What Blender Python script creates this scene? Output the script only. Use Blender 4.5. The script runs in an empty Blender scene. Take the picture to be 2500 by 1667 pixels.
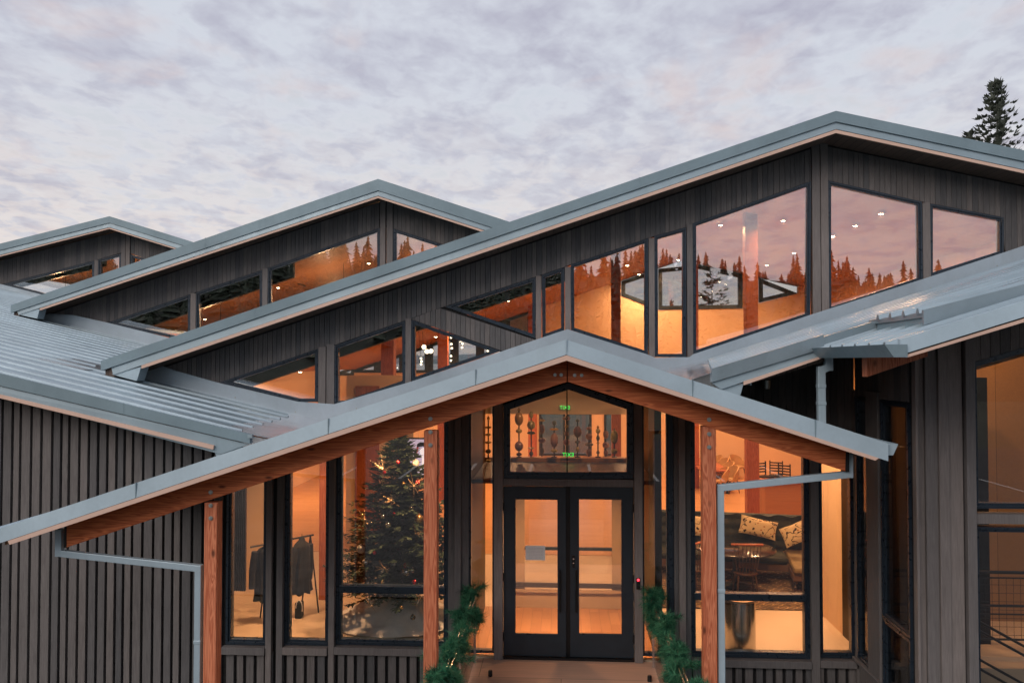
import bpy, bmesh, math, random
from mathutils import Vector, Matrix, noise as mnoise
R_ = math.radians
scene = bpy.context.scene
col = scene.collection

# ------------------------------------------------------------------ camera
F_PX, YAW, PITCH, ZC = 1944.0, R_(3.5), R_(1.4), 4.25
cam_d = bpy.data.cameras.new('camera'); cam = bpy.data.objects.new('camera', cam_d); col.objects.link(cam)
cam_d.sensor_width = 36.0; cam_d.lens = F_PX / 2500 * 36; cam_d.clip_end = 9000; cam_d.clip_start = .05
cam.location = (0, 0, ZC); cam.rotation_euler = (R_(90) + PITCH, 0, YAW)
scene.camera = cam

# ------------------------------------------------------------------ sky
world = bpy.data.worlds.new('World'); scene.world = world; world.use_nodes = True
nt = world.node_tree; nt.nodes.clear()
SUN_EL, SUN_ROT = R_(34), R_(215)
def wn(t, **k):
    n = nt.nodes.new(t)
    for a, b in k.items(): setattr(n, a, b)
    return n
def wl(a, b): nt.links.new(a, b)
def wmath(op, a, b=None, clamp=False):
    n = wn('ShaderNodeMath', operation=op, use_clamp=clamp)
    for i, s in enumerate((a, b)):
        if s is None: continue
        if isinstance(s, (int, float)): n.inputs[i].default_value = s
        else: wl(s, n.inputs[i])
    return n.outputs[0]
def wmix(f, a, b):
    n = wn('ShaderNodeMix', data_type='RGBA')
    for i, s in ((0, f), (6, a), (7, b)):
        if isinstance(s, (int, float)): n.inputs[i].default_value = s
        elif isinstance(s, tuple): n.inputs[i].default_value = (*s, 1)
        else: wl(s, n.inputs[i])
    return n.outputs[2]
sky = wn('ShaderNodeTexSky', sky_type='NISHITA', sun_disc=False, sun_elevation=SUN_EL, sun_rotation=SUN_ROT)
skyb = wn('ShaderNodeVectorMath', operation='SCALE'); wl(sky.outputs[0], skyb.inputs[0]); skyb.inputs[3].default_value = 0.06
skc = wn('ShaderNodeVectorMath', operation='MINIMUM'); wl(skyb.outputs[0], skc.inputs[0]); skc.inputs[1].default_value = (.9, .9, .9); skyb = skc
tc = wn('ShaderNodeTexCoord'); sp = wn('ShaderNodeSeparateXYZ'); wl(tc.outputs['Generated'], sp.inputs[0])
zz = wmath('ADD', wmath('MAXIMUM', sp.outputs[2], 0.0), 0.13)
cx = wn('ShaderNodeCombineXYZ'); wl(wmath('DIVIDE', sp.outputs[0], zz), cx.inputs[0]); wl(wmath('DIVIDE', sp.outputs[1], zz), cx.inputs[1])
mp = wn('ShaderNodeMapping'); wl(cx.outputs[0], mp.inputs[0]); mp.inputs['Rotation'].default_value = (0, 0, R_(-28)); mp.inputs['Scale'].default_value = (1.25, .95, 1); mp.inputs['Location'].default_value = (3.1, 1.7, 0)
def wnoise(scale, detail, rough, dist=0, off=0):
    n = wn('ShaderNodeTexNoise', noise_dimensions='3D'); n.inputs['Scale'].default_value = scale; n.inputs['Detail'].default_value = detail
    n.inputs['Roughness'].default_value = rough; n.inputs['Distortion'].default_value = dist
    a = wn('ShaderNodeVectorMath', operation='ADD'); wl(mp.outputs[0], a.inputs[0]); a.inputs[1].default_value = (off, off * .7, off * .3); wl(a.outputs[0], n.inputs['Vector'])
    return n.outputs['Fac']
def wrange(x, a, b, c=0, d=1):
    n = wn('ShaderNodeMapRange', clamp=True, interpolation_type='SMOOTHSTEP'); wl(x, n.inputs[0])
    for i, v in enumerate((a, b, c, d)): n.inputs[i + 1].default_value = v
    return n.outputs[0]
big = wrange(wnoise(.8, 3, .5, .3), .36, .66)
mid = wrange(wnoise(3.2, 5, .55, .45, 5), .38, .64)
fine = wrange(wnoise(7.0, 4, .55, .4, 11), .34, .68)
vfine = wrange(wnoise(15., 3, .5, .3, 31), .34, .68)
pinkn = wrange(wnoise(2.0, 4, .6, .4, 23), .52, .72)
dens = wmath('ADD', wmath('ADD', wmath('MULTIPLY', big, .18), wmath('MULTIPLY', mid, .32)), wmath('ADD', wmath('MULTIPLY', fine, .32), wmath('MULTIPLY', vfine, .18)), True)
cl = wmix(dens, (.725, .77, .84), (.445, .445, .55))
cl = wmix(wmath('MULTIPLY', pinkn, .42), cl, (.74, .57, .54))
low = wrange(sp.outputs[2], 0.0, .36, 1, 0)
cl = wmix(wmath('MULTIPLY', low, wrange(fine, .2, .8, .68, .25)), cl, (.95, .80, .68))
thin = wrange(dens, .0, .30, .16, 0)
cl = wmix(thin, cl, skyb.outputs[0])
bg = wn('ShaderNodeBackground'); wl(cl, bg.inputs[0]); bg.inputs[1].default_value = 1.0
wo = wn('ShaderNodeOutputWorld'); wl(bg.outputs[0], wo.inputs[0])

# soft low sun behind thick cloud
sun_d = bpy.data.lights.new('sun', 'SUN'); sun = bpy.data.objects.new('sun', sun_d); col.objects.link(sun)
sun_d.energy = 1.5; sun_d.angle = R_(42); sun_d.color = (1, .86, .76)
sd = Vector((math.sin(SUN_ROT) * math.cos(SUN_EL), math.cos(SUN_ROT) * math.cos(SUN_EL), math.sin(SUN_EL)))
sun.rotation_euler = sd.to_track_quat('Z', 'Y').to_euler(); sun.location = (-20, -30, 30)

# ------------------------------------------------------------------ view / render settings
vs = scene.view_settings
vs.view_transform = 'Standard'; vs.look = 'None'; vs.exposure = 0.0; vs.gamma = 1.0; vs.use_curve_mapping = False
scene.render.engine = 'CYCLES'
cy = scene.cycles
cy.use_denoising = True; cy.use_adaptive_sampling = True; cy.adaptive_threshold = .025; cy.max_bounces = 8; cy.diffuse_bounces = 3; cy.glossy_bounces = 4; cy.transmission_bounces = 6; cy.transparent_max_bounces = 16
cy.sample_clamp_indirect = 4.0; cy.caustics_reflective = False; cy.caustics_refractive = False; cy.blur_glossy = .5

# ------------------------------------------------------------------ unprojection of survey points onto the vertical planes of the building
cF = Vector((-math.sin(YAW) * math.cos(PITCH), math.cos(YAW) * math.cos(PITCH), math.sin(PITCH)))
cR = Vector((math.cos(YAW), math.sin(YAW), 0)); cU = cR.cross(cF)
def ray(u, v): return cR * ((u - 1250) / F_PX) + cF + cU * ((833.5 - v) / F_PX)
O = Vector((0, 0, ZC))
def P(u, v, Y):
    d = ray(u, v); return O + d * (Y / d.y)
def PX(u, v, X):
    d = ray(u, v); return O + d * (X / d.x)
def PZ(u, v, Z):
    d = ray(u, v); return O + d * ((Z - ZC) / d.z)
def XZ(pts, Y): return [(P(u, v, Y).x, P(u, v, Y).z) for u, v in pts]

# ------------------------------------------------------------------ materials
def newmat(name):
    m = bpy.data.materials.new(name); m.use_nodes = True; n = m.node_tree; n.nodes.clear()
    o = n.nodes.new('ShaderNodeOutputMaterial'); b = n.nodes.new('ShaderNodeBsdfPrincipled'); n.links.new(b.outputs[0], o.inputs[0])
    return m, n, b, o
class NB:
    def __init__(s, nt): s.t = nt
    def n(s, t, **k):
        x = s.t.nodes.new(t)
        for a, b in k.items(): setattr(x, a, b)
        return x
    def l(s, a, b): s.t.links.new(a, b)
    def put(s, sock, v):
        if isinstance(v, (int, float)): sock.default_value = v
        elif isinstance(v, tuple): sock.default_value = v if len(v) == len(sock.default_value) else (*v, 1)
        else: s.l(v, sock)
    def pos(s, scale=(1, 1, 1), rot=(0, 0, 0), obj=False):
        m = s.n('ShaderNodeMapping'); m.inputs['Scale'].default_value = scale; m.inputs['Rotation'].default_value = rot
        if obj: s.l(s.n('ShaderNodeTexCoord').outputs['Object'], m.inputs[0])
        else: s.l(s.n('ShaderNodeNewGeometry').outputs['Position'], m.inputs[0])
        return m.outputs[0]
    def noise(s, vec, scale=1, detail=4, rough=.55, dist=0):
        x = s.n('ShaderNodeTexNoise'); s.l(vec, x.inputs['Vector'])
        for k, v in (('Scale', scale), ('Detail', detail), ('Roughness', rough), ('Distortion', dist)): x.inputs[k].default_value = v
        return x.outputs['Fac']
    def rng(s, x, a, b, c=0., d=1.):
        r = s.n('ShaderNodeMapRange', clamp=True); s.l(x, r.inputs[0])
        for i, v in enumerate((a, b, c, d)): r.inputs[i + 1].default_value = v
        return r.outputs[0]
    def mix(s, f, a, b, mode='MIX'):
        r = s.n('ShaderNodeMix', data_type='RGBA', blend_type=mode); s.put(r.inputs[0], f); s.put(r.inputs[6], a); s.put(r.inputs[7], b); return r.outputs[2]
    def math(s, op, a, b=0., clamp=False):
        r = s.n('ShaderNodeMath', operation=op, use_clamp=clamp); s.put(r.inputs[0], a); s.put(r.inputs[1], b); return r.outputs[0]
    def bump(s, h, strength=.3, dist=.01):
        r = s.n('ShaderNodeBump'); s.l(h, r.inputs['Height']); r.inputs['Strength'].default_value = strength; r.inputs['Distance'].default_value = dist; return r.outputs[0]
    def rand(s): return s.n('ShaderNodeObjectInfo').outputs['Random']
    def sep(s, v): return s.n('ShaderNodeSeparateXYZ') if v is None else (lambda q: (s.l(v, q.inputs[0]), q)[1])(s.n('ShaderNodeSeparateXYZ'))
def simple(name, base, rough=.5, metal=0., var=.15, vscale=3., bump=0., bscale=60., spec=.5):
    m, t, b, o = newmat(name); k = NB(t)
    p = k.pos(); nn = k.noise(p, vscale, 5, .6)
    lo = tuple(c * (1 - var) for c in base); hi = tuple(min(1, c * (1 + var)) for c in base)
    k.l(k.mix(k.rng(nn, .3, .7), lo, hi), b.inputs['Base Color'])
    b.inputs['Metallic'].default_value = metal; b.inputs['Specular IOR Level'].default_value = spec
    k.l(k.rng(k.noise(p, vscale * 4, 3), .3, .7, rough * .85, min(1, rough * 1.15)), b.inputs['Roughness'])
    if bump: k.l(k.bump(k.noise(p, bscale, 4), bump, .004), b.inputs['Normal'])
    return m
def emit(name, colr, s):
    m, t, b, o = newmat(name); b.inputs['Base Color'].default_value = (*colr, 1)
    b.inputs['Emission Color'].default_value = (*colr, 1); b.inputs['Emission Strength'].default_value = s; return m
def siding(name, base, contrast=.55):
    m, t, b, o = newmat(name); k = NB(t)
    p = k.pos((14, 14, .9)); g = k.noise(p, 3.2, 6, .62, 1.2); g2 = k.noise(k.pos((60, 60, 2.2)), 2, 4, .6)
    blot = k.noise(k.pos((1.2, 1.2, .5)), 1.5, 4, .6)
    r = k.rand()
    v = k.math('ADD', k.math('MULTIPLY', g, .5), k.math('MULTIPLY', g2, .3)); v = k.math('ADD', v, k.math('MULTIPLY', blot, .35))
    c = k.mix(k.rng(v, .4, .8), tuple(x * (1 - contrast * .6) for x in base), tuple(x * (1 + contrast) for x in base))
    tint = k.mix(k.rng(r, 0, 1), (.74, .77, .80), (1.22, 1.16, 1.12))
    c = k.mix(1., c, tint, 'MULTIPLY')
    pale = k.rng(k.noise(k.pos((30, 30, 4)), 2.2, 5, .7, 2), .66, .76, 0, .30)
    c = k.mix(pale, c, tuple(min(1, x * 3.4) for x in base))
    k.l(c, b.inputs['Base Color']); b.inputs['Roughness'].default_value = .72; b.inputs['Specular IOR Level'].default_value = .3
    k.l(k.bump(v, .35, .006), b.inputs['Normal']); return m
def timber(name, dark, light, axis, rough=.55, knots=True):
    m, t, b, o = newmat(name); k = NB(t)
    sc = {'z': (9, 9, .55), 'x': (.5, 9, 9), 'y': (9, .5, 9)}[axis]
    rot = (0, 0, 0)
    p = k.pos(sc); w = k.noise(p, 1.6, 3, .5, .6)
    wv = k.n('ShaderNodeMath', operation='SINE'); k.l(k.math('MULTIPLY', w, 62.), wv.inputs[0])
    ring = k.rng(wv.outputs[0], -1, 1)
    f = k.noise(k.pos(tuple(s * 9 for s in sc)), 1.4, 4, .6)
    v = k.math('ADD', k.math('MULTIPLY', ring, .55), k.math('MULTIPLY', f, .45))
    c = k.mix(k.rng(v, .15, .85), dark, light)
    tone = k.noise(k.pos(tuple(s * .22 for s in sc)), 1.5, 3, .5)
    c = k.mix(k.rng(tone, .3, .7, .0, .35), c, tuple(x * .55 for x in dark))
    if knots:
        vo = k.n('ShaderNodeTexVoronoi', feature='F1'); sck = {'z': (3.2, 3.2, 1.5), 'x': (1.5, 3.2, 4.2), 'y': (3.2, 1.5, 3.2)}[axis]; k.l(k.pos(sck), vo.inputs['Vector']); vo.inputs['Scale'].default_value = 1.5
        c = k.mix(k.rng(vo.outputs['Distance'], .05, .13, .85, 0), c, tuple(x * .16 for x in dark))
    k.l(c, b.inputs['Base Color']); b.inputs['Roughness'].default_value = rough; b.inputs['Specular IOR Level'].default_value = .35
    k.l(k.bump(v, .25, .004), b.inputs['Normal']); return m
def metalpaint(name, base, rough=.36, metal=.55, wav=.0):
    m, t, b, o = newmat(name); k = NB(t)
    p = k.pos(); n1 = k.noise(p, .9, 4, .55); n2 = k.noise(p, 22, 4, .65); n3 = k.noise(k.pos((1, 1, .25)), 5, 5, .6)
    c = k.mix(k.rng(n1, .3, .7), tuple(x * .86 for x in base), tuple(x * 1.12 for x in base))
    c = k.mix(k.rng(n2, .3, .75, 0, .14), c, tuple(x * .55 for x in base))
    c = k.mix(k.rng(n3, .55, .8, 0, .22), c, tuple(x * .62 for x in base))
    k.l(c, b.inputs['Base Color']); b.inputs['Metallic'].default_value = metal
    k.l(k.rng(n3, .3, .75, rough * .8, rough * 1.25), b.inputs['Roughness'])
    k.l(k.bump(k.noise(p, 1.3, 2, .4), .08 + wav, .02), b.inputs['Normal']); return m
def glassmat(name, refl, tint=(.95, .96, .96), rough=0.):
    m, t, b, o = newmat(name); k = NB(t); t.nodes.remove(b)
    tr = k.n('ShaderNodeBsdfTransparent'); tr.inputs[0].default_value = (*tint, 1)
    gl = k.n('ShaderNodeBsdfGlossy'); gl.inputs['Roughness'].default_value = rough; gl.inputs['Color'].default_value = (1, 1, 1, 1)
    fr = k.n('ShaderNodeFresnel'); fr.inputs[0].default_value = 1.5
    nb = k.bump(k.noise(k.pos(), .8, 1, .3), .06, .01); k.l(nb, gl.inputs['Normal'])
    mx = k.n('ShaderNodeMixShader'); k.l(k.math('ADD', k.math('MULTIPLY', fr.outputs[0], .9), refl - .035, True), mx.inputs[0]); k.l(tr.outputs[0], mx.inputs[1]); k.l(gl.outputs[0], mx.inputs[2])
    k.l(mx.outputs[0], o.inputs[0]); return m
def planks(name, a, bcol, width, axis='y', rough=.45, rand=.35, gap=.0, across='x', length=2.4):
    """thin boards running along `axis`, seen from too far to pick apart"""
    m, t, b, o = newmat(name); k = NB(t)
    br = k.n('ShaderNodeTexBrick'); rot = (0, 0, 0) if axis == 'x' else (0, 0, R_(90))
    mpn = k.n('ShaderNodeMapping', vector_type='POINT'); k.l(k.n('ShaderNodeNewGeometry').outputs['Position'], mpn.inputs[0]); mpn.inputs['Rotation'].default_value = rot
    k.l(mpn.outputs[0], br.inputs['Vector']); br.inputs['Scale'].default_value = 1.; br.inputs['Brick Width'].default_value = length; br.inputs['Row Height'].default_value = width
    br.inputs['Mortar Size'].default_value = gap; br.inputs['Mortar Smooth'].default_value = .2; br.offset = .37; br.inputs['Bias'].default_value = 0
    br.inputs['Color1'].default_value = (*a, 1); br.inputs['Color2'].default_value = (*bcol, 1); br.inputs['Mortar'].default_value = (*[x * .22 for x in a], 1)
    sc = (.8, 22, 22) if axis == 'x' else (22, .8, 22)
    g = k.noise(k.pos(sc), 1.5, 5, .6, .6)
    c = k.mix(k.rng(g, .3, .75, 0, rand), br.outputs['Color'], tuple(x * .45 for x in a))
    k.l(c, b.inputs['Base Color']); b.inputs['Roughness'].default_value = rough
    return m

M = {}
M['siding'] = siding('dark_stained_cedar', (.136, .131, .131))
M['siding_back'] = simple('siding_backing', (.014, .013, .014), .9)
M['metal'] = metalpaint('painted_roof_metal', (.37, .465, .515), .35, .65)
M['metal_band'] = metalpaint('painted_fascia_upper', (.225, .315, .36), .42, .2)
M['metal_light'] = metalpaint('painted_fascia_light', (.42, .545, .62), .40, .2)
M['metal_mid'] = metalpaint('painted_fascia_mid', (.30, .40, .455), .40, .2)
M['galv'] = metalpaint('galvanised_flashing', (.44, .53, .60), .36, .3)
M['valley'] = metalpaint('bare_valley_metal', (.80, .80, .84), .16, .9, .5)
M['trim'] = simple('tan_trim_board', (.70, .49, .39), .6, var=.08, vscale=2)
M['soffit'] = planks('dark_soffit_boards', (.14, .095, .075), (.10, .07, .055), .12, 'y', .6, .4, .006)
M['frame'] = simple('black_blue_window_frame', (.024, .038, .056), .30, .2, .2, 4, spec=.6)
M['door'] = simple('dark_blue_door_paint', (.014, .026, .038), .42, .0, .15, 6, .15, 400)
M['mull'] = siding('brown_mullion_board', (.195, .180, .175), .4)
M['post'] = timber('fir_post', (.44, .105, .045), (.78, .29, .15), 'z')
M['beam'] = timber('fir_beam', (.42, .092, .030), (.76, .235, .085), 'x')
M['icol'] = timber('interior_fir_column', (.33, .085, .035), (.50, .16, .07), 'z', .45, False)
M['glass'] = glassmat('window_glass', .25)
M['eglass'] = glassmat('entrance_glass', .085)
M['dglass'] = glassmat('door_glass', .09)
M['ceil'] = planks('ceiling_slats', (.52, .22, .085), (.44, .175, .065), .085, 'x', .5, .25, .012, length=40)
M['cream'] = simple('warm_plaster', (.74, .52, .33), .75, var=.05, vscale=1.2)
M['woodpanel'] = planks('wood_panelling', (.42, .19, .075), (.36, .15, .06), .3, 'x', .5, .3, .004)
M['concrete'] = simple('polished_concrete_floor', (.56, .42, .29), .5, var=.06, vscale=.7)
M['woodfloor'] = planks('oak_floor', (.62, .34, .15), (.52, .26, .11), .11, 'x', .30, .3, .004, length=1.6)
M['black'] = simple('black_metal', (.012, .012, .013), .4, .3, .2, 5)
M['steel'] = simple('brushed_steel', (.62, .63, .64), .22, 1., .08, 8)
M['bolt'] = simple('galvanised_bolt', (.42, .45, .43), .4, .8, .2, 40)
M['white'] = simple('white_paper', (.78, .77, .76), .6, var=.02)
M['lamp'] = emit('warm_lamp_lens', (1, .74, .42), 40.)

# ------------------------------------------------------------------ builders
WO = {}
def link(o, parent=None, origin=Vector((0, 0, 0))):
    col.objects.link(o); base = WO[parent.name] if parent else Vector((0, 0, 0))
    o.location = Vector(origin) - base; WO[o.name] = Vector(origin)
    if parent: o.parent = parent
    return o
def empty(name, loc, label, cat, group=None):
    o = bpy.data.objects.new(name, None); o.empty_display_size = .2; link(o, None, Vector(loc)); tag(o, label, cat, group); return o
def tag(o, label=None, cat=None, group=None, kind=None):
    for a, b in (('label', label), ('category', cat), ('group', group), ('kind', kind)):
        if b: o[a] = b
    return o
def mo(name, verts, faces, mat, parent=None, smooth=False, origin=None, bev=0.):
    vs_ = [Vector(v) for v in verts]
    if origin is None:
        n = len(vs_); origin = Vector((sum(v.x for v in vs_) / n, sum(v.y for v in vs_) / n, min(v.z for v in vs_)))
    origin = Vector(origin)
    me = bpy.data.meshes.new(name); me.from_pydata([v - origin for v in vs_], [], faces); me.update()
    bm = bmesh.new(); bm.from_mesh(me); bmesh.ops.recalc_face_normals(bm, faces=bm.faces); bm.to_mesh(me); bm.free()
    if smooth: me.polygons.foreach_set('use_smooth', [True] * len(me.polygons)); me.set_sharp_from_angle(angle=R_(42))
    for mm in (mat if isinstance(mat, (list, tuple)) else [mat]): me.materials.append(mm)
    o = bpy.data.objects.new(name, me); link(o, parent, origin)
    if bev:
        b = o.modifiers.new('edge', 'BEVEL'); b.width = bev; b.segments = 2; b.limit_method = 'ANGLE'
    return o
HEXF = [(0, 1, 2, 3), (7, 6, 5, 4), (0, 4, 5, 1), (1, 5, 6, 2), (2, 6, 7, 3), (3, 7, 4, 0)]
def hexa(name, f4, b4, mat, parent=None, bev=0.): return mo(name, list(f4) + list(b4), HEXF, mat, parent, bev=bev)
def boxv(x0, x1, y0, y1, z0, z1): return [(x0, y0, z0), (x1, y0, z0), (x1, y0, z1), (x0, y0, z1), (x0, y1, z0), (x1, y1, z0), (x1, y1, z1), (x0, y1, z1)]
def box(name, x0, x1, y0, y1, z0, z1, mat, parent=None, bev=0.): return mo(name, boxv(x0, x1, y0, y1, z0, z1), HEXF, mat, parent, bev=bev)
def prismv(poly, y0, y1):
    n = len(poly); v = [(x, y0, z) for x, z in poly] + [(x, y1, z) for x, z in poly]
    f = [tuple(range(n)), tuple(range(2 * n - 1, n - 1, -1))] + [(i, (i + 1) % n, n + (i + 1) % n, n + i) for i in range(n)]
    return v, f
def prism(name, poly, y0, y1, mat, parent=None, bev=0.):
    v, f = prismv(poly, y0, y1); return mo(name, v, f, mat, parent, bev=bev)
class MB:
    def __init__(s): s.v = []; s.f = []; s.mi = []
    def add(s, v, f, m=0):
        b = len(s.v); s.v += [tuple(x) for x in v]; s.f += [tuple(i + b for i in q) for q in f]; s.mi += [m] * len(f)
    def box(s, *a): s.add(boxv(*a), HEXF)
    def tube(s, p0, p1, r0, r1=None, n=8, m=0, cap=True):
        p0 = Vector(p0); p1 = Vector(p1); r1 = r0 if r1 is None else r1; d = p1 - p0
        if d.length < 1e-6: return
        q = d.to_track_quat('Z', 'Y'); v = []
        for p, r in ((p0, r0), (p1, r1)):
            for i in range(n): a = 2 * math.pi * i / n; v.append(p + q @ Vector((r * math.cos(a), r * math.sin(a), 0)))
        f = [(i, (i + 1) % n, n + (i + 1) % n, n + i) for i in range(n)]
        if cap: f += [tuple(range(n - 1, -1, -1)), tuple(range(n, 2 * n))]
        s.add(v, f, m)
    def lathe(s, prof, c=(0, 0, 0), n=14, m=0):
        c = Vector(c); v = []; f = []
        for r, z in prof:
            for i in range(n): a = 2 * math.pi * i / n; v.append((c.x + r * math.cos(a), c.y + r * math.sin(a), c.z + z))
        for j in range(len(prof) - 1):
            for i in range(n): f.append((j * n + i, j * n + (i + 1) % n, (j + 1) * n + (i + 1) % n, (j + 1) * n + i))
        f.append(tuple(range(n - 1, -1, -1))); f.append(tuple(range((len(prof) - 1) * n, len(prof) * n))); s.add(v, f, m)
    def sphere(s, c, r, n=10, k=7, sc=(1, 1, 1), m=0):
        v = []; f = []; c = Vector(c)
        for j in range(k + 1):
            t = math.pi * j / k
            for i in range(n): a = 2 * math.pi * i / n; v.append((c.x + r * sc[0] * math.sin(t) * math.cos(a), c.y + r * sc[1] * math.sin(t) * math.sin(a), c.z - r * sc[2] * math.cos(t)))
        for j in range(k):
            for i in range(n): f.append((j * n + i, j * n + (i + 1) % n, (j + 1) * n + (i + 1) % n, (j + 1) * n + i))
        s.add(v, f, m)
    def build(s, name, mat, parent=None, smooth=False, origin=None, bev=0., kind=None):
        o = mo(name, s.v, s.f, mat, parent, smooth, origin, bev)
        if isinstance(mat, (list, tuple)): o.data.polygons.foreach_set('material_index', s.mi)
        if kind: o['kind'] = kind
        return o
def copy_tree(o, parent=None, loc=None, rz=None, label=None):
    c = o.copy(); col.objects.link(c)
    c.parent = parent
    if loc is not None: c.location = loc
    if rz is not None: c.rotation_euler = (0, 0, rz)
    if label: c['label'] = label
    WO[c.name] = Vector(c.location)
    for ch in list(o.children):
        copy_tree(ch, c)
    return c
def inset(poly, w):
    n = len(poly); A = sum(poly[i][0] * poly[(i + 1) % n][1] - poly[(i + 1) % n][0] * poly[i][1] for i in range(n))
    sgn = 1 if A > 0 else -1; ws = w if isinstance(w, (list, tuple)) else [w] * n; out = []
    L = []
    for i in range(n):
        (x0, z0), (x1, z1) = poly[i], poly[(i + 1) % n]; dx, dz = x1 - x0, z1 - z0; l = math.hypot(dx, dz)
        nx, nz = -dz / l * sgn, dx / l * sgn; L.append((x0 + nx * ws[i], z0 + nz * ws[i], dx, dz))
    for i in range(n):
        x0, z0, dx0, dz0 = L[i - 1]; x1, z1, dx1, dz1 = L[i]; den = dx0 * dz1 - dz0 * dx1
        if abs(den) < 1e-9: out.append((x1, z1)); continue
        t = ((x1 - x0) * dz1 - (z1 - z0) * dx1) / den; out.append((x0 + dx0 * t, z0 + dz0 * t))
    return out
def ringprism(poly, inn, y0, y1):
    n = len(poly); v = [(x, y0, z) for x, z in poly] + [(x, y0, z) for x, z in inn] + [(x, y1, z) for x, z in poly] + [(x, y1, z) for x, z in inn]
    f = []
    for i in range(n):
        j = (i + 1) % n
        f += [(i, j, n + j, n + i), (2 * n + j, 2 * n + i, 3 * n + i, 3 * n + j), (i, 2 * n + i, 2 * n + j, j), (n + j, 3 * n + j, 3 * n + i, n + i)]
    return v, f
def window(poly, Y, parent, fw=.055, glass='glass', depth=.11, proud=.035, name='window', label=None):
    """a stepped frame (outer flange and a recessed sash) with its pane"""
    mid = inset(poly, fw * .5); inn = inset(poly, fw)
    v1, f1 = ringprism(poly, mid, Y - proud, Y + depth); v2, f2 = ringprism(inset(poly, fw * .5 - .006), inn, Y - proud + .022, Y + depth - .01)
    b = MB(); b.add(v1, f1); b.add(v2, f2)
    w = b.build(name, M['frame'], parent)
    if label: w['label'] = label
    pv, pf = prismv(inset(poly, fw * .9), Y + .02, Y + .034)
    mo('pane', pv, pf, M[glass], w); return w
# ------------------------------------------------------------------ survey of the building
YF, YM, YMR, YG2, YG2R, YG3, YG3R, YC, YL, YR, YB = 11.5, 14.0, 13.25, 20.1, 19.3, 27.6, 26.8, 8.0, 10.9, 9.4, 30.0
def line(a, b):
    s = (b.z - a.z) / (b.x - a.x); return lambda x: a.z + s * (x - a.x)
def pline(pts, Y):
    q = sorted([(P(u, v, Y).x, P(u, v, Y).z) for u, v in pts])
    def f(x):
        for (x0, z0), (x1, z1) in zip(q, q[1:]):
            if x <= x1 or (x1, z1) == q[-1]: return z0 + (z1 - z0) * (x - x0) / (x1 - x0)
    return f
C0, CL, CR = P(1382, 829, YC), P(-12, 1293, YC), P(2169, 1082, YC)
zCl, zCr = line(CL, C0), line(C0, CR)
L1, L2 = P(0, 911, YL), P(610, 1060, YL); zL = line(L1, L2)
Rm, Em, Mr = P(2041, 271, YMR), P(246, 881, YMR), P(2500, 364, YMR); zMl, zMr = line(Em, Rm), line(Rm, Mr)
R2, E2, G2r = P(923, 437, YG2R), P(26, 745, YG2R), P(1246, 542, YG2R); z2l, z2r = line(E2, R2), line(R2, G2r)
R3, E3, G3r = P(267, 528, YG3R), P(0, 595, YG3R), P(475, 592, YG3R); z3l, z3r = line(E3, R3), line(R3, G3r)
zRf, zRb = line(P(1738, 900, YR), P(2009, 817, YR)), line(P(1719, 877, YM), P(2500, 628, YM))
def zR(x, y): t = (y - YR) / (YM - YR); return zRf(x) * (1 - t) + zRb(x) * t
XE = P(2003, 852, YR).x                         # eave of the right wing
YW = 7.36; zW = line(P(2197, 828, YW), P(2500, 735, YW))
XC = 4.118; YWF = 9.65                          # corner and front wall of the right wing
XVL = (C0.z - zCl(0) + 0) * 0 + (lambda a: a)(next(x / 100 for x in range(-600, 0) if zCl(x / 100) >= zL(x / 100)))
XVR = next(x / 100 for x in range(50, 400) if zR(x / 100, 12.) >= zCr(x / 100))
XML = next(x / 100 for x in range(-900, -500) if zMl(x / 100) >= zL(x / 100) - .02)   # where the hall roof lands on the low roof
MT, CT = .36, .02

ground_z = -.55
def sheet(name, pts, mat, t, parent=None):      # slab under a quad or polygon of top points
    n = len(pts); v = [Vector(p) for p in pts] + [Vector(p) - Vector((0, 0, t)) for p in pts]
    f = [tuple(range(n)), tuple(range(2 * n - 1, n - 1, -1))] + [(i, (i + 1) % n, n + (i + 1) % n, n + i) for i in range(n)]
    return mo(name, v, f, mat, parent)
def seam(p0, p1, parent, h=.030, w=.050):
    p0, p1 = Vector(p0), Vector(p1); v = []
    for p in (p0, p1):
        v += [p + Vector((0, -w, -.01)), p + Vector((0, w, -.01)), p + Vector((0, w * .4, h)), p + Vector((0, -w * .4, h))]
    return mo('roof_seam', v, HEXF, M['metal'], parent)

# ------------------------------------------------------------------ ground
a = simple('asphalt', (.030, .030, .032), .7, var=.3, vscale=.7, bump=.3, bscale=40)
g = sheet('ground', [(-3000, -3000, ground_z), (3000, -3000, ground_z), (3000, 3000, ground_z), (-3000, 3000, ground_z)], simple('grassland', (.06, .065, .04), .95, var=.4, vscale=.05), .2); tag(g, kind='structure')
pk = sheet('parking_lot', [(-32, -26, ground_z + .03), (32, -26, ground_z + .03), (32, 7, ground_z + .03), (-32, 7, ground_z + .03)], a, .028); tag(pk, kind='structure')
M['paint'] = simple('white_road_paint', (.72, .72, .70), .6, var=.12, vscale=4)
for i in range(14):
    x = -17 + i * 2.6
    hexa('parking_stripe', [(x, -14, ground_z + .034), (x + .12, -14, ground_z + .034), (x + .12, -9, ground_z + .034), (x, -9, ground_z + .034)], [(x, -14, ground_z + .031), (x + .12, -14, ground_z + .031), (x + .12, -9, ground_z + .031), (x, -9, ground_z + .031)], M['paint'], pk)
fl = MB(); fl.box(-15, 12, YF + .02, YB + .2, -.30, .0)
floor = fl.build('floor', M['concrete']); tag(floor, kind='structure')
wf = box('wood_floor', -9, 11.5, 17.6, YB, .0, .006, M['woodfloor'], floor)

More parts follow.
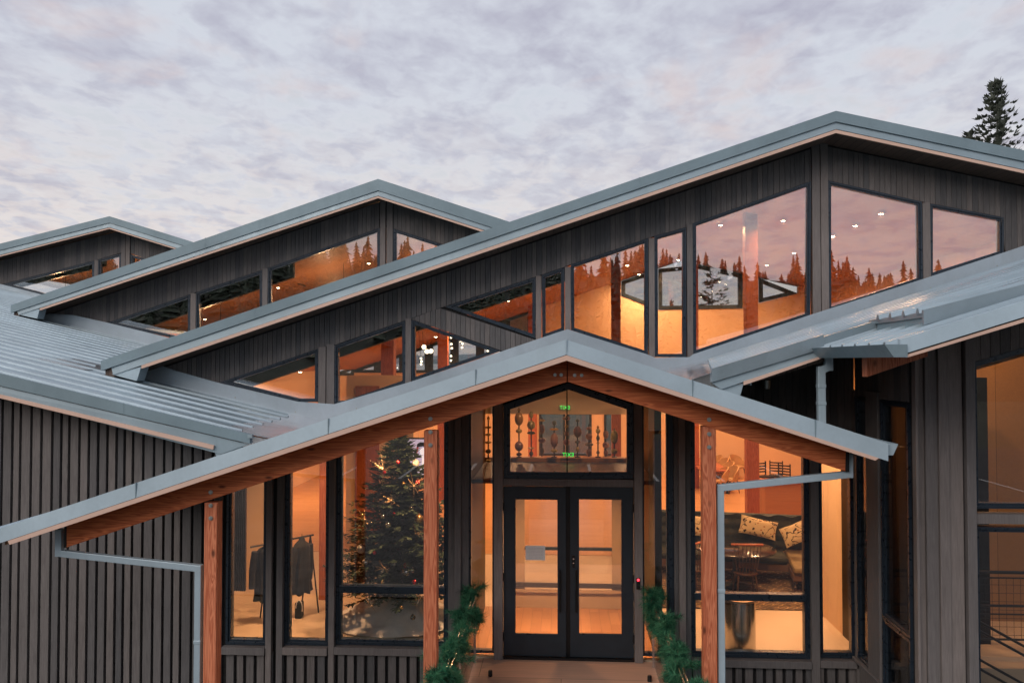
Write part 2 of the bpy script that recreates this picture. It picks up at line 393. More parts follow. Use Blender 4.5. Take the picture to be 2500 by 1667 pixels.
# ------------------------------------------------------------------ the lodge
lodge = empty('lodge', (0, YF, 0), 'dark timber lodge with stepped metal gable roofs and warm lit windows', 'building')

def backwall(name, poly, y0, y1, mat=None): return prism(name, poly, y0, y1, mat or M['siding_back'], lodge)
random.seed(4)
def boards(wall, x0, x1, w, top, bot, Y, t=.022, gap=.006, var=.0, skip=None, name='board', mat=None):
    x = x0
    while x < x1 - .01:
        ww = w * (1 + random.uniform(-var, var)); xe = min(x + ww, x1); a, b = x + gap / 2, xe - gap / 2
        if b - a > .012 and not (skip and skip(.5 * (a + b))):
            ta, tb, ba, bb = top(a), top(b), bot(a), bot(b)
            if min(ta - ba, tb - bb) > -.02 and max(ta - ba, tb - bb) > .03:
                ba, bb = min(ba, ta - .004), min(bb, tb - .004); yy = Y - t - random.uniform(0, .003)
                mo(name, [(a, yy, ba), (b, yy, bb), (b, yy, tb), (a, yy, ta), (a, Y, ba), (b, Y, bb), (b, Y, tb), (a, Y, ta)], HEXF, mat or M['siding'], wall)
        x = xe

def fascia(tl, tr, br, bl, Y, mat, name='fascia', t=.04, kick=0.):
    A, B, C, D = P(*tl, Y), P(*tr, Y), P(*br, Y), P(*bl, Y)
    k = Vector((0, -kick, 0)); y = Vector((0, t, 0))
    return hexa(name, [D + k, C + k, B, A], [D + y, C + y, B + y, A + y], mat, lodge)

# ---- tall hall gable -------------------------------------------------------------------
head = [(300, 874), (433, 907), (532, 935), (779, 850), (818, 842), (990, 782), (1005, 777), (1073, 752), (1087, 748), (1308, 676), (1322, 671), (1378, 652), (1393, 646), (1582, 582), (1597, 577), (1675, 555), (1690, 546), (1979, 443), (2000, 440), (2020, 441), (2249, 493), (2268, 497), (2449, 531), (2452, 619), (2560, 586)]
zh = pline(head, YM)
flash = [(300, 866), (433, 909), (532, 937), (729, 984), (818, 990), (1006, 935), (1231, 860), (1322, 829), (1385, 808), (1582, 870), (1597, 877), (1682, 876), (1691, 869), (1977, 773), (2251, 686), (2449, 621), (2620, 564)]
zfl = pline(flash, YM)
fx = [P(u, v, YM).x for u, v in flash]
wallm = []
mx0, mx1 = P(300, 870, YM).x, P(2620, 560, YM).x
topM = lambda x: (zMl(x) if x < Rm.x else zMr(x)) - MT - .01
hx = [P(u, v, YM).x for u, v in head]
up = [(x, zh(x)) for x in hx]
poly = [(x, z) for x, z in up] + [(hx[-1], topM(hx[-1])), (Rm.x, topM(Rm.x)), (hx[0], max(topM(hx[0]), zh(hx[0]) + .02))]
poly = poly[:len(hx)] + [(x, z + .05) for x, z in poly[len(hx):]]
gw = backwall('gable_wall', poly, YM, YM + .14); gw['label'] = 'tall hall gable clad in narrow vertical dark boards'
xa, xb = P(1979, 443, YM).x, P(2020, 441, YM).x
boards(gw, hx[0], xa, .088, topM, zh, YM, var=.12)
boards(gw, xb, hx[-1], .088, topM, zh, YM, var=.12)
# diagonal board band crossing the lower windows
bt = pline([(1003, 779), (1073, 752), (1308, 830)], YM); bb_ = pline([(1003, 779), (1231, 858), (1308, 831)], YM)
q = XZ([(1003, 779), (1073, 752), (1308, 830), (1231, 858)], YM)
dg = backwall('board_band', XZ([(1001, 777), (1073, 746), (1309, 824), (1309, 838), (1231, 862)], YM), YM + .001, YM + .13); boards(dg, q[0][0], q[2][0], .088, bt, bb_, YM, var=.1)
MW = [[(538, 933), (778, 851), (777, 981), (729, 981)], [(818, 844), (990, 783), (991, 935), (844, 986), (818, 987)], [(1005, 781), (1222, 857), (1006, 931)],
      [(1087, 749), (1308, 677), (1308, 826)], [(1323, 672), (1378, 653), (1378, 807), (1324, 826)], [(1393, 647), (1582, 583), (1582, 867), (1394, 806)],
      [(1597, 578), (1675, 556), (1675, 872), (1598, 872)], [(1691, 546), (1979, 444), (1977, 771), (1691, 866)], [(2020, 442), (2249, 494), (2251, 684), (2020, 761)], [(2268, 498), (2448, 532), (2448, 620), (2268, 677)]]
for p in MW: window(XZ(p, YM), YM, lodge, .06)
def mull(u0, u1, v0, v1, Y, proud=.045, name='mullion', mat='mull', back=.1):
    A, B = P(u0, v0, Y), P(u1, v0, Y); za, zb = P(u0, v0, Y).z, P((u0 + u1) / 2, v1, Y).z
    return box(name, A.x, B.x, Y - proud, Y + back, min(za, zb), max(za, zb), M[mat], lodge, .004)
for u0, u1, v0, v1 in ((779, 797, 847, 986), (799, 818, 840, 989), (991, 1005, 778, 938), (1308.5, 1322, 674, 838), (1379, 1393, 652, 807), (1583, 1597, 582, 874), (1676, 1690, 548, 878), (1980, 1999, 352, 772), (2001, 2019, 352, 762), (2250, 2268, 496, 684)):
    mull(u0, u1, v0, v1, YM)
box('mullion_gap', P(1998, 400, YM).x, P(2002, 400, YM).x, YM - .01, YM + .1, P(2000, 766, YM).z, P(2000, 352, YM).z, M['black'], lodge)
pts = [(x, zfl(x) + .03) for x in fx] + [(x, zfl(x) - .5) for x in reversed(fx)]
prism('base_flashing', pts, YM - .06, YM - .005, M['galv'], lodge)
for i, x in enumerate([fx[1] + j * 1.1 for j in range(16)]):     # flashing screws
    b = MB(); b.tube((x, YM - .068, zfl(x) - .16), (x, YM - .058, zfl(x) - .16), .012, n=6); b.build('screw', M['bolt'], lodge)
# fascia: dark upper drip band, lighter kicked-out band, tan trim
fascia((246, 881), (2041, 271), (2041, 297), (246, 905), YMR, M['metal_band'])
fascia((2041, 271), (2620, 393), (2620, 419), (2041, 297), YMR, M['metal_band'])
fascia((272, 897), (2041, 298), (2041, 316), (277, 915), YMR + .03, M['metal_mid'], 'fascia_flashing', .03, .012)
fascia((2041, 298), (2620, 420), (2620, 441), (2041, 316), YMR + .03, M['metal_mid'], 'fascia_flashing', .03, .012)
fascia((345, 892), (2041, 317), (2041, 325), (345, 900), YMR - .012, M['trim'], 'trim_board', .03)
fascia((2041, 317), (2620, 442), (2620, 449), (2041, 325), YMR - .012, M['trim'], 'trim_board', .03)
q = XZ([(274, 914), (334, 930), (345, 895)], YMR + .04); prism('fascia_end', q, YMR + .035, YMR + .3, M['metal_light'], lodge)
def roof2(xe, zf, xr, y0, y1, yin, name='metal_roof'):
    """one slope: metal sheet, boarded overhang, and boarded ceiling inside"""
    d = .03
    s = sheet(name, [(xe, y0 + d, zf(xe) - .01), (xr, y0 + d, zf(xr) - .01), (xr, y1, zf(xr) - .01), (xe, y1, zf(xe) - .01)], M['metal'], .09, lodge)
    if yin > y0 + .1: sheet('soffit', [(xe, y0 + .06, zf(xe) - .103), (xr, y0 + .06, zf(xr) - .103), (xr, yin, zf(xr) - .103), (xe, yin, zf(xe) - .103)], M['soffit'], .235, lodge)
    sheet('ceiling', [(xe, yin + .003, zf(xe) - .103), (xr, yin + .003, zf(xr) - .103), (xr, y1, zf(xr) - .103), (xe, y1, zf(xe) - .103)], M['ceil'], .235, lodge)
    return s
roof2(Em.x + .05, zMl, Rm.x, YMR, YB + .3, YM)
roof2(Rm.x, zMr, 12.5, YMR, YB + .3, YM)

# ---- second gable -------------------------------------------------------------------------
head2 = [(60, 768), (110, 777), (262, 788), (466, 718), (480, 713), (641, 659), (655, 654), (928, 556), (944, 554), (961, 558), (1083, 597), (1300, 668)]
zh2 = pline(head2, YG2); hx2 = [P(u, v, YG2).x for u, v in head2]
top2 = lambda x: (z2l(x) if x < R2.x else z2r(x)) - MT - .01
poly = [(x, zh2(x)) for x in hx2] + [(hx2[-1], top2(hx2[-1])), (R2.x, top2(R2.x)), (hx2[0], max(top2(hx2[0]), zh2(hx2[0]) + .02))]
g2 = backwall('gable_wall', poly, YG2, YG2 + .14); g2['label'] = 'middle gable clad in narrow vertical dark boards'
boards(g2, hx2[0], P(928, 556, YG2).x, .11, top2, zh2, YG2, var=.12); boards(g2, P(961, 556, YG2).x, P(1180, 600, YG2).x, .11, top2, zh2, YG2, var=.12)
for p in ([(262, 789), (466, 719), (466, 836), (413, 823)], [(480, 714), (641, 660), (641, 850), (480, 850)], [(655, 655), (928, 557), (928, 790), (655, 850)], [(961, 559), (1083, 598), (1083, 740), (961, 780)]):
    window(XZ(p, YG2), YG2, lodge, .075)
for u0, u1, v0, v1 in ((467, 480, 716, 846), (642, 655, 656, 850), (929, 942, 490, 790), (945, 960, 490, 790)): mull(u0, u1, v0, v1, YG2)
f2 = [(60, 765), (180, 772), (262, 790), (413, 827), (520, 853)]; z2f = pline(f2, YG2); f2x = [P(u, v, YG2).x for u, v in f2]
prism('base_flashing', [(x, z2f(x) + .03) for x in f2x] + [(x, z2f(x) - .5) for x in reversed(f2x)], YG2 - .06, YG2 - .005, M['galv'], lodge)
fascia((26, 745), (923, 437), (923, 465), (26, 764), YG2R, M['metal_band']); fascia((923, 437), (1300, 560), (1300, 588), (923, 465), YG2R, M['metal_band'])
fascia((42, 759), (923, 466), (923, 478), (46, 769), YG2R + .03, M['metal_mid'], 'fascia_flashing', .03, .012); fascia((923, 466), (1300, 589), (1300, 600), (923, 478), YG2R + .03, M['metal_mid'], 'fascia_flashing', .03, .012)
fascia((97, 753), (923, 479), (923, 484), (97, 758), YG2R - .012, M['trim'], 'trim_board', .03); fascia((923, 479), (1300, 601), (1300, 606), (923, 484), YG2R - .012, M['trim'], 'trim_board', .03)
prism('fascia_end', XZ([(44, 768), (91, 778), (97, 754)], YG2R + .04), YG2R + .035, YG2R + .3, M['metal_light'], lodge)
roof2(E2.x + .05, z2l, R2.x, YG2R, 46.3, YG2); roof2(R2.x, z2r, .6, YG2R, 46.3, YG2)

# ---- third gable --------------------------------------------------------------------------
head3 = [(-160, 722), (-60, 704), (6, 694), (231, 636), (241, 633), (297, 617), (308, 616), (320, 619), (356, 633), (560, 700)]
zh3 = pline(head3, YG3); hx3 = [P(u, v, YG3).x for u, v in head3]
top3 = lambda x: (z3l(x) if x < R3.x else z3r(x)) - MT - .01
poly = [(x, zh3(x)) for x in hx3] + [(hx3[-1], top3(hx3[-1])), (R3.x, top3(R3.x)), (hx3[0], top3(hx3[0]))]
g3 = backwall('gable_wall', poly, YG3, YG3 + .14); g3['label'] = 'farthest gable clad in narrow vertical dark boards'
boards(g3, P(-30, 690, YG3).x, P(297, 617, YG3).x, .15, top3, zh3, YG3, var=.12); boards(g3, P(320, 619, YG3).x, P(440, 640, YG3).x, .15, top3, zh3, YG3, var=.12)
for p in ([(6, 695), (231, 637), (231, 760), (96, 718)], [(241, 634), (297, 619), (297, 720), (241, 735)], [(320, 621), (400, 647), (400, 730), (320, 730)]): window(XZ(p, YG3), YG3, lodge, .085)
for u0, u1, v0, v1 in ((232, 241, 635, 740), (298, 308, 560, 730), (309, 319, 560, 730)): mull(u0, u1, v0, v1, YG3)
f3 = [(-160, 672), (6, 697), (96, 720), (300, 775)]; z3f = pline(f3, YG3); f3x = [P(u, v, YG3).x for u, v in f3]
prism('base_flashing', [(x, z3f(x) + .04) for x in f3x] + [(x, z3f(x) - .5) for x in reversed(f3x)], YG3 - .06, YG3 - .005, M['galv'], lodge)
fascia((-120, 625), (267, 528), (267, 544), (-120, 641), YG3R, M['metal_band']); fascia((267, 528), (520, 606), (520, 622), (267, 544), YG3R, M['metal_band'])
fascia((-120, 642), (267, 545), (267, 555), (-120, 653), YG3R + .03, M['metal_mid'], 'fascia_flashing', .03, .012); fascia((267, 545), (520, 623), (520, 633), (267, 555), YG3R + .03, M['metal_mid'], 'fascia_flashing', .03, .012)
fascia((-120, 654), (267, 556), (267, 559), (-120, 657), YG3R - .012, M['trim'], 'trim_board', .03); fascia((267, 556), (520, 634), (520, 637), (267, 559), YG3R - .012, M['trim'], 'trim_board', .03)
roof2(P(-120, 625, YG3R).x, z3l, R3.x, YG3R, 62.3, YG3); roof2(R3.x, z3r, -9, YG3R, 62.3, YG3)

# ---- low left roof, falling to the right --------------------------------------------------
def lowroof(x0, x1, y0, y1, zf, label=None, soff=True):
    s = sheet('metal_roof', [(x0, y0, zf(x0)), (x1, y0, zf(x1)), (x1, y1, zf(x1)), (x0, y1, zf(x0))], M['metal'], .09, lodge)
    if label: s['label'] = label
    sheet('ceiling', [(x0, y0 + .1, zf(x0) - .093), (x1, y0 + .1, zf(x1) - .093), (x1, y1, zf(x1) - .093), (x0, y1, zf(x0) - .093)], M['ceil'], .2, lodge); return s
zLs = lambda x: zL(x) - .035
XRE = -4.45
la = lowroof(-12.5, XRE, YL + .02, YM - .05, zLs, 'ribbed metal roof of the low left wing')
y = YL + .28; i = 0
while y < YM - .1:
    xe = XRE - .10 - .03 * i
    seam((-12.5, y, zLs(-12.5)), (xe, y, zLs(xe)), la); y += .47; i += 1
lb = lowroof(-16, XML + .25, YM - .047, YG2 - .05, zLs)
while y < YG2 - .1:
    xe = XML - .15 if y < YM + 1.4 else XML + .2
    seam((-16, y, zLs(-16)), (xe, y, zLs(xe)), lb); y += .47
lc = lowroof(-24, E2.x + .5, YG2 - .047, YG3 - .05, zLs)
while y < YG3 - .1:
    seam((-24, y, zLs(-24)), (E2.x + .4, y, zLs(E2.x + .4)), lc); y += .47
mo('valley_pan', [(XRE - .35, YL + .05, zLs(XRE - .35) + .006), (XVL + .02, YL + .05, zL(XVL)), (XVL + .7, YL + .05, zCl(XVL + .7) + .012), (XVL + .7, YM - .06, zCl(XVL + .7) + .012), (XVL + .02, YM - .06, zL(XVL)), (XRE - .35, YM - .06, zLs(XRE - .35) + .006),
                   ] , [(0, 1, 4, 5), (1, 2, 3, 4)], M['valley'], lodge)
fascia((-260, 848), (610, 1060), (610, 1083), (-260, 881), YL, M['metal_band'], t=.05)
fascia((-260, 882), (606, 1084), (540, 1108), (-260, 900), YL + .03, M['metal_mid'], 'fascia_flashing', .03, .012)
fascia((-260, 901), (522, 1087), (520, 1097), (-260, 909), YL - .015, M['trim'], 'trim_board', .03)
prism('fascia_end', XZ([(520, 1088), (600, 1085), (560, 1112), (529, 1116)], YL + .05), YL + .045, YL + .5, M['metal_light'], lodge)
hexa('end_plate', [(XRE + .004, YL + .06, zLs(XRE) - .31), (XRE + .024, YL + .06, zLs(XRE) - .31), (XRE + .024, YL + .06, zLs(XRE) + .01), (XRE + .004, YL + .06, zLs(XRE) + .01)], [(XRE + .004, YF - .06, zLs(XRE) - .31), (XRE + .024, YF - .06, zLs(XRE) - .31), (XRE + .024, YF - .06, zLs(XRE) + .01), (XRE + .004, YF - .06, zLs(XRE) + .01)], M['galv'], lodge)
box('ridge_lip', L2.x - .03, L2.x + .035, YL - .01, YL + .06, P(610, 1069, YL).z, P(610, 1060, YL).z, M['metal'], lodge)
# hall roof landing apron
e = Vector((XML, YMR + .1, zLs(XML))); 
mo('valley_pan', [(XML - .75, YMR - .1, zLs(XML - .75) + .01), (XML + .1, YMR - .1, zLs(XML + .1) + .01), (XML + .1, YMR + 1.3, zLs(XML + .1) + .01), (XML - .75, YMR + 1.3, zLs(XML - .75) + .01)], [(0, 1, 2, 3)], M['valley'], lodge)

# ---- low right roof, rising to the right -----------------------------------------------------
xr0, xr1 = XVR + .75, 9.5
zr = lambda x, y: zR(x, y) - .03
ra = sheet('metal_roof', [(xr0, YR + .02, zr(xr0, YR)), (xr1, YR + .02, zr(xr1, YR)), (xr1, YM - .05, zr(xr1, YM)), (xr0, YM - .05, zr(xr0, YM))], M['metal'], .09, lodge); ra['label'] = 'ribbed metal roof of the low right wing'
sheet('ceiling', [(xr0, YR + .1, zr(xr0, YR) - .093), (xr1, YR + .1, zr(xr1, YR) - .093), (xr1, YM, zr(xr1, YM) - .093), (xr0, YM, zr(xr0, YM) - .093)], M['soffit'], .2, lodge)
y = YR + .3
while y < YM - .1:
    x0 = P(1738, 900, YR).x + (y - YR) * .17
    seam((x0, y, zr(x0, y)), (xr1, y, zr(xr1, y)), ra); y += .47
xs = xr0 + .2
mo('valley_pan', [(XVR - .5, YR + .03, zCr(XVR - .5) + .012), (XVR, YR + .03, zCr(XVR) + .012), (xs, YR + .03, zr(xs, YR) + .01), (xs, YM - .06, zr(xs, YM) + .012), (XVR, YM - .06, zCr(XVR) + .03), (XVR - .5, YM - .06, zCr(XVR - .5) + .012)], [(0, 1, 4, 5), (1, 2, 3, 4)], M['valley'], lodge)
hexa('end_plate', [(xr0 - .026, YR + .06, zr(xr0, YR) - .31), (xr0 - .006, YR + .06, zr(xr0, YR) - .31), (xr0 - .006, YR + .06, zr(xr0, YR) + .01), (xr0 - .026, YR + .06, zr(xr0, YR) + .01)], [(xr0 - .026, YM - .2, zr(xr0, YM) - .31), (xr0 - .006, YM - .2, zr(xr0, YM) - .31), (xr0 - .006, YM - .2, zr(xr0, YM) + .01), (xr0 - .026, YM - .2, zr(xr0, YM) + .01)], M['galv'], lodge)
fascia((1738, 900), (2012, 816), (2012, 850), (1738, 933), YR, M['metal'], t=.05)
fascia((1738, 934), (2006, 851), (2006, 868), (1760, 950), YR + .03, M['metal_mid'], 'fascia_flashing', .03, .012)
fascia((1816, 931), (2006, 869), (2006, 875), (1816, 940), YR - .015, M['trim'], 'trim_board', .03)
prism('fascia_end', XZ([(1755, 948), (1816, 934), (1806, 968), (1790, 966)], YR + .05), YR + .045, YR + .5, M['metal_light'], lodge)

# ---- right wing roof, stepping towards the viewer --------------------------------------------
zws = lambda x: zW(x) - .05
xw1 = 9.5
wa = sheet('metal_roof', [(XE, YW + .02, zws(XE)), (xw1, YW + .02, zws(xw1)), (xw1, YR + .3, zws(xw1)), (XE, YR + .3, zws(XE))], M['metal'], .08, lodge); wa['label'] = 'ribbed metal roof stepping forward on the right'
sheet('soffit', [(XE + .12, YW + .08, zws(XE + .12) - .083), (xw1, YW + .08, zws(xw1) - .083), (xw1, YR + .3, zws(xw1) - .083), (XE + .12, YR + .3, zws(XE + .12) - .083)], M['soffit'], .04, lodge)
for i in range(6):
    y = YW + .22 + i * .37; seam((XE, y, zws(XE)), (xw1, y, zws(xw1)), wa, .045, .05)
fascia((2197, 828), (2640, 692), (2640, 730), (2197, 866), YW, M['metal_light'], t=.05, kick=.02)
fascia((2214, 866), (2640, 735), (2640, 744), (2214, 873), YW - .02, M['trim'], 'trim_board', .03)
zg = P(2183, 872, YW).z
gm = MB(); pr = [(XE + .10, zg), (XE - .02, zg), (XE - .10, zg + .115), (XE - .085, zg + .115), (XE - .005, zg + .015), (XE + .085, zg + .015), (XE + .085, zg + .115), (XE + .10, zg + .115)]
v, f = prismv(pr, YW - .02, YR + .02); gm.add(v, f); v, f = prismv([(XE + .10, zg), (XE - .02, zg), (XE - .10, zg + .115), (XE + .10, zg + .115)], YW - .04, YW - .02); gm.add(v, f)
gm.build('gutter', M['metal_band'], lodge)
# lapped upper roof
XF = P(2137, 778, YR).x; YFl = 8.15; zq = line(P(2254, 763, YFl), P(2500, 700, YFl))
zq2 = lambda x: max(zq(x), zr(x, YR) + .02)
xl = XF
ex = sheet('metal_roof', [(xl, YFl, zq(xl)), (xw1, YFl, zq(xw1)), (xw1, YR + .2, zr(xw1, YR) + .02), (xl, YR + .2, zr(xl, YR) + .02)], M['metal'], .05, lodge); ex['label'] = 'small upper metal roof lapping over the forward roof'
for i in range(4):
    t = (i + .35) / 4; yy = YFl + t * (YR + .1 - YFl); z0 = zq(xl) * (1 - t) + (zr(xl, YR) + .02) * t; z1 = zq(xw1) * (1 - t) + (zr(xw1, YR) + .02) * t
    seam((xl - .02, yy, z0), (xw1, yy, z1), ex, .045, .045)
hexa('fascia', [(xl - .03, YFl - .04, zq(xl) - .13), (xw1, YFl - .04, zq(xw1) - .13), (xw1, YFl - .04, zq(xw1) + .02), (xl - .03, YFl - .04, zq(xl) + .02)], [(xl - .03, YFl, zq(xl) - .13), (xw1, YFl, zq(xw1) - .13), (xw1, YFl, zq(xw1) + .02), (xl - .03, YFl, zq(xl) + .02)], M['metal'], lodge)
hexa('fascia', [(xl + .02, YFl, zq(xl) - .16), (xl + .02, YR, zr(xl, YR) - .16), (xl + .02, YR, zr(xl, YR) - .02), (xl + .02, YFl, zq(xl) - .05)], [(xl + .05, YFl, zq(xl) - .16), (xl + .05, YR, zr(xl, YR) - .16), (xl + .05, YR, zr(xl, YR) - .02), (xl + .05, YFl, zq(xl) - .05)], M['metal_band'], lodge)
# projecting purlin
A = P(2117, 900, 8.6)
hexa('purlin', [(A.x, 8.6, A.z - .085), (A.x, 8.74, A.z - .085), (A.x, 8.74, A.z + .12), (A.x, 8.6, A.z + .12)], [(A.x + .62, 8.6, A.z + .13), (A.x + .62, 8.74, A.z + .13), (A.x + .62, 8.74, A.z + .30), (A.x + .62, 8.6, A.z + .30)], M['post'], lodge)
def spout(pts, Y, w=.075, name='downspout', mat='metal_light'):
    b = MB(); h = w / 2
    for (a, c) in zip(pts, pts[1:]):
        a, c = Vector(a), Vector(c); d = (c - a).normalized(); n = Vector((-d.z, 0, d.x)) * h; e = d * h * .0
        b.add([a - n - e + Vector((0, -h, 0)), c - n + e + Vector((0, -h, 0)), c + n + e + Vector((0, -h, 0)), a + n - e + Vector((0, -h, 0)), a - n - e + Vector((0, h, 0)), c - n + e + Vector((0, h, 0)), c + n + e + Vector((0, h, 0)), a + n - e + Vector((0, h, 0))], HEXF)
    for p in pts[1:-1]:
        p = Vector(p); b.box(p.x - h * 1.02, p.x + h * 1.02, p.y - h * 1.02, p.y + h * 1.02, p.z - h * 1.02, p.z + h * 1.02)
    z_hi, z_lo = pts[-2].z, max(pts[-1].z, ground_z)
    for k_ in (.3, .62):                                     # collars where lengths of pipe join
        p = Vector(pts[-1]); z = z_hi + (z_lo - z_hi) * k_; b.box(p.x - h * 1.12, p.x + h * 1.12, p.y - h * 1.12, p.y + h * 1.12, z - .02, z + .02)
    return b.build(name, M[mat], lodge, bev=.006)
Ysp = YR + .1
q0, q1, q2 = P(2022, 872, Ysp), P(2022, 896, Ysp), P(2004, 903, Ysp)
spout([q0, q1, q2, Vector((q2.x, Ysp, zCr(q2.x) + .02))], Ysp, .085)

# ---- entrance canopy -------------------------------------------------------------------------
xk = C0.x
def cz(x): return zCl(x) if x < xk else zCr(x)
sl = sheet('metal_roof', [(CL.x, YC + .03, zCl(CL.x)), (xk, YC + .03, C0.z), (xk, YF - .1, C0.z), (CL.x, YF - .1, zCl(CL.x))], M['metal'], .07, lodge); sl['label'] = 'metal roof of the entrance canopy, left slope'
sr = sheet('metal_roof', [(xk, YC + .03, C0.z), (CR.x, YC + .03, zCr(CR.x)), (CR.x, YF - .1, zCr(CR.x)), (xk, YF - .1, C0.z)], M['metal'], .07, lodge); sr['label'] = 'metal roof of the entrance canopy, right slope'
sheet('metal_roof', [(XVL, YF - .097, zCl(XVL)), (xk, YF - .097, C0.z), (xk, YM, C0.z), (XVL, YM, zCl(XVL))], M['metal'], .07, lodge)
sheet('metal_roof', [(xk, YF - .097, C0.z), (XVR, YF - .097, zCr(XVR)), (XVR, YM, zCr(XVR)), (xk, YM, C0.z)], M['metal'], .07, lodge)
for y0, y1, xa_, xb_, m in ((YC + .07, YF - .1, CL.x + .06, CR.x - .06, 'soffitw'), (YF - .097, YM, XVL, XVR, 'ceil')):
    if m == 'soffitw' and 'soffitw' not in M: M['soffitw'] = planks('canopy_soffit_boards', (.42, .19, .085), (.34, .15, .065), .11, 'y', .55, .35, .006)
    sheet('soffit', [(xa_, y0, zCl(xa_) - .073), (xk, y0, C0.z - .073), (xk, y1, C0.z - .073), (xa_, y1, zCl(xa_) - .073)], M[m], .12, lodge)
    sheet('soffit', [(xk, y0, C0.z - .073), (xb_, y0, zCr(xb_) - .073), (xb_, y1, zCr(xb_) - .073), (xk, y1, C0.z - .073)], M[m], .12, lodge)
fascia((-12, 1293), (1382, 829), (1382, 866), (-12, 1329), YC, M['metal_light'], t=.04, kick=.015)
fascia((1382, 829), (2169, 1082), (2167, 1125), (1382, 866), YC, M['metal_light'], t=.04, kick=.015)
fascia((18, 1320), (1383, 867), (1383, 880), (24, 1329), YC - .02, M['trim'], 'trim_board', .06)
fascia((1383, 867), (2146, 1118), (2137, 1124), (1383, 880), YC - .02, M['trim'], 'trim_board', .06)
box('ridge_joint', xk - .006, xk + .006, YC - .022, YC + .02, P(1382, 866, YC).z, C0.z + .004, M['metal_light'], lodge)
YBm = 8.28
def beamseg(t0, t1, b1, b0, label):
    A, B, C, D = P(*t0, YBm), P(*t1, YBm), P(*b1, YBm), P(*b0, YBm); y = Vector((0, .16, 0))
    o = hexa('canopy_beam', [D, C, B, A], [D + y, C + y, B + y, A + y], M['beam'], lodge, .006); o['label'] = label; return o
bl = beamseg((162, 1279), (1384, 872), (1384, 932), (162, 1336), 'left sloping fir beam of the entrance canopy')
br = beamseg((1386, 872), (2066, 1094), (2064, 1150), (1386, 932), 'right sloping fir beam of the entrance canopy')
box('beam_end_cap', P(2064, 1100, YBm).x + .004, P(2074, 1100, YBm).x, YBm + .01, YBm + .15, P(2070, 1152, YBm).z, P(2070, 1104, YBm).z, M['black'], lodge)
box('beam_end_cap', P(155, 1300, YBm).x, P(162, 1300, YBm).x - .004, YBm + .01, YBm + .15, P(158, 1337, YBm).z, P(158, 1283, YBm).z, M['black'], lodge)
def bolt(u, v, Y, parent, r=.022):
    p = P(u, v, Y); b = MB(); b.tube((p.x, Y - .012, p.z), (p.x, Y + .01, p.z), r, r, 14); b.tube((p.x, Y - .022, p.z), (p.x, Y - .012, p.z), r * .52, r * .52, 6); b.build('bolt', M['bolt'], parent)
YP = YBm + .01
for (u0, u1, vt, bv, bls) in ((499, 530, 1226, 'left', ((515, 1201), (515, 1233), (515, 1264))), (1035, 1067, 1050, 'middle', ((1051, 1022), (1051, 1054), (1051, 1086))), (1715, 1748, 1040, 'right', ((1731, 1024), (1731, 1059), (1731, 1091)))):
    A, B = P(u0, vt, YP), P(u1, vt, YP); w = B.x - A.x
    po = box('post', A.x, B.x, YP, YP + w * 1.02, ground_z, A.z - .004 if A.z < B.z else B.z - .004, M['post'], lodge, .006); po['label'] = bv + ' fir post holding up the entrance canopy'
    bolt(*bls[0], YBm, br if bv == 'right' else bl)
    for q in bls[1:]: bolt(*q, YP, po)
for u, v in ((1355, 915), (1370, 915)): bolt(u, v, YBm, bl, .018)
for u, v in ((1403, 916), (1420, 916)): bolt(u, v, YBm, br, .018)
# canopy gutters and downspouts
for sx, xe_, zf in ((-1, CL.x, zCl), (1, CR.x, zCr)):
    z = zf(xe_) - .12; b = MB(); pr = [(xe_ - sx * .03, z), (xe_ + sx * .06, z), (xe_ + sx * .11, z + .11), (xe_ - sx * .03, z + .11)]
    v, f = prismv(pr, YC + .04, YF - .2); b.add(v, f); b.build('gutter', M['metal_light'], lodge)
Yd = YP + .07
d0, d1, d2 = P(146, 1290, Yd), P(146, 1349, Yd), P(486, 1386, Yd)
spout([d0, d1, d2, Vector((d2.x, Yd, ground_z))], Yd, .07)
d0, d1, d2 = P(2072, 1106, Yd), P(2072, 1157, Yd), P(1758, 1190, Yd)
spout([d0, d1, d2, Vector((d2.x, Yd, ground_z))], Yd, .07)

# lap joints in the long metal edges
def joint(u, v0, v1, Y, slope):
    p0, p1 = P(u, v0, Y - .004), P(u, v1, Y - .004); q = P(u + 2.2, v0 + 2.2 * slope, Y - .004); w = q.x - p0.x; dz = q.z - p0.z
    prism('lap_joint', [(p1.x, p1.z), (p1.x + w, p1.z + dz), (p0.x + w, p0.z + dz), (p0.x, p0.z)], Y - .004, Y + .01, M['metal_band'], lodge)
for u in (620, 1110, 1560): joint(u, 271 + (2041 - u) * .3398 - 1, 297 + (2041 - u) * .3387, YMR, -.34)
for u in (330, 800, 1160): joint(u, 829 + (1382 - u) * .3329 - 1, 866 + (1382 - u) * .3321, YC - .012, -.333)
for u in (1690, 1990): joint(u, 829 + (u - 1382) * .3215 - 1, 866 + (u - 1382) * .3299, YC - .012, .325)
for u in (500,): joint(u, 437 + (923 - u) * .3434 - 1, 465 + (923 - u) * .3333, YG2R, -.34)
for u in (300,): joint(u, 911 + u * .2443 - 1, 941 + u * .2323, YL, .24)

prism('closure_plate', [(L2.x - .12, zL(L2.x) - .5), (XVL + .55, zCl(XVL + .55) - .35), (XVL + .55, zCl(XVL + .55) + .005), (XVL, zL(XVL) - .006), (L2.x - .12, zLs(L2.x - .12) - .002)], YL + .052, YL + .075, M['valley'], lodge)
xq = P(1738, 900, YR).x
prism('closure_plate', [(XVR - .45, zCr(XVR - .45) - .3), (xq + .1, zR(xq, YR) - .45), (xq + .1, zr(xq + .1, YR) - .004), (XVR, zCr(XVR) + .004), (XVR - .45, zCr(XVR - .45) + .004)], YR + .056, YR + .075, M['valley'], lodge)
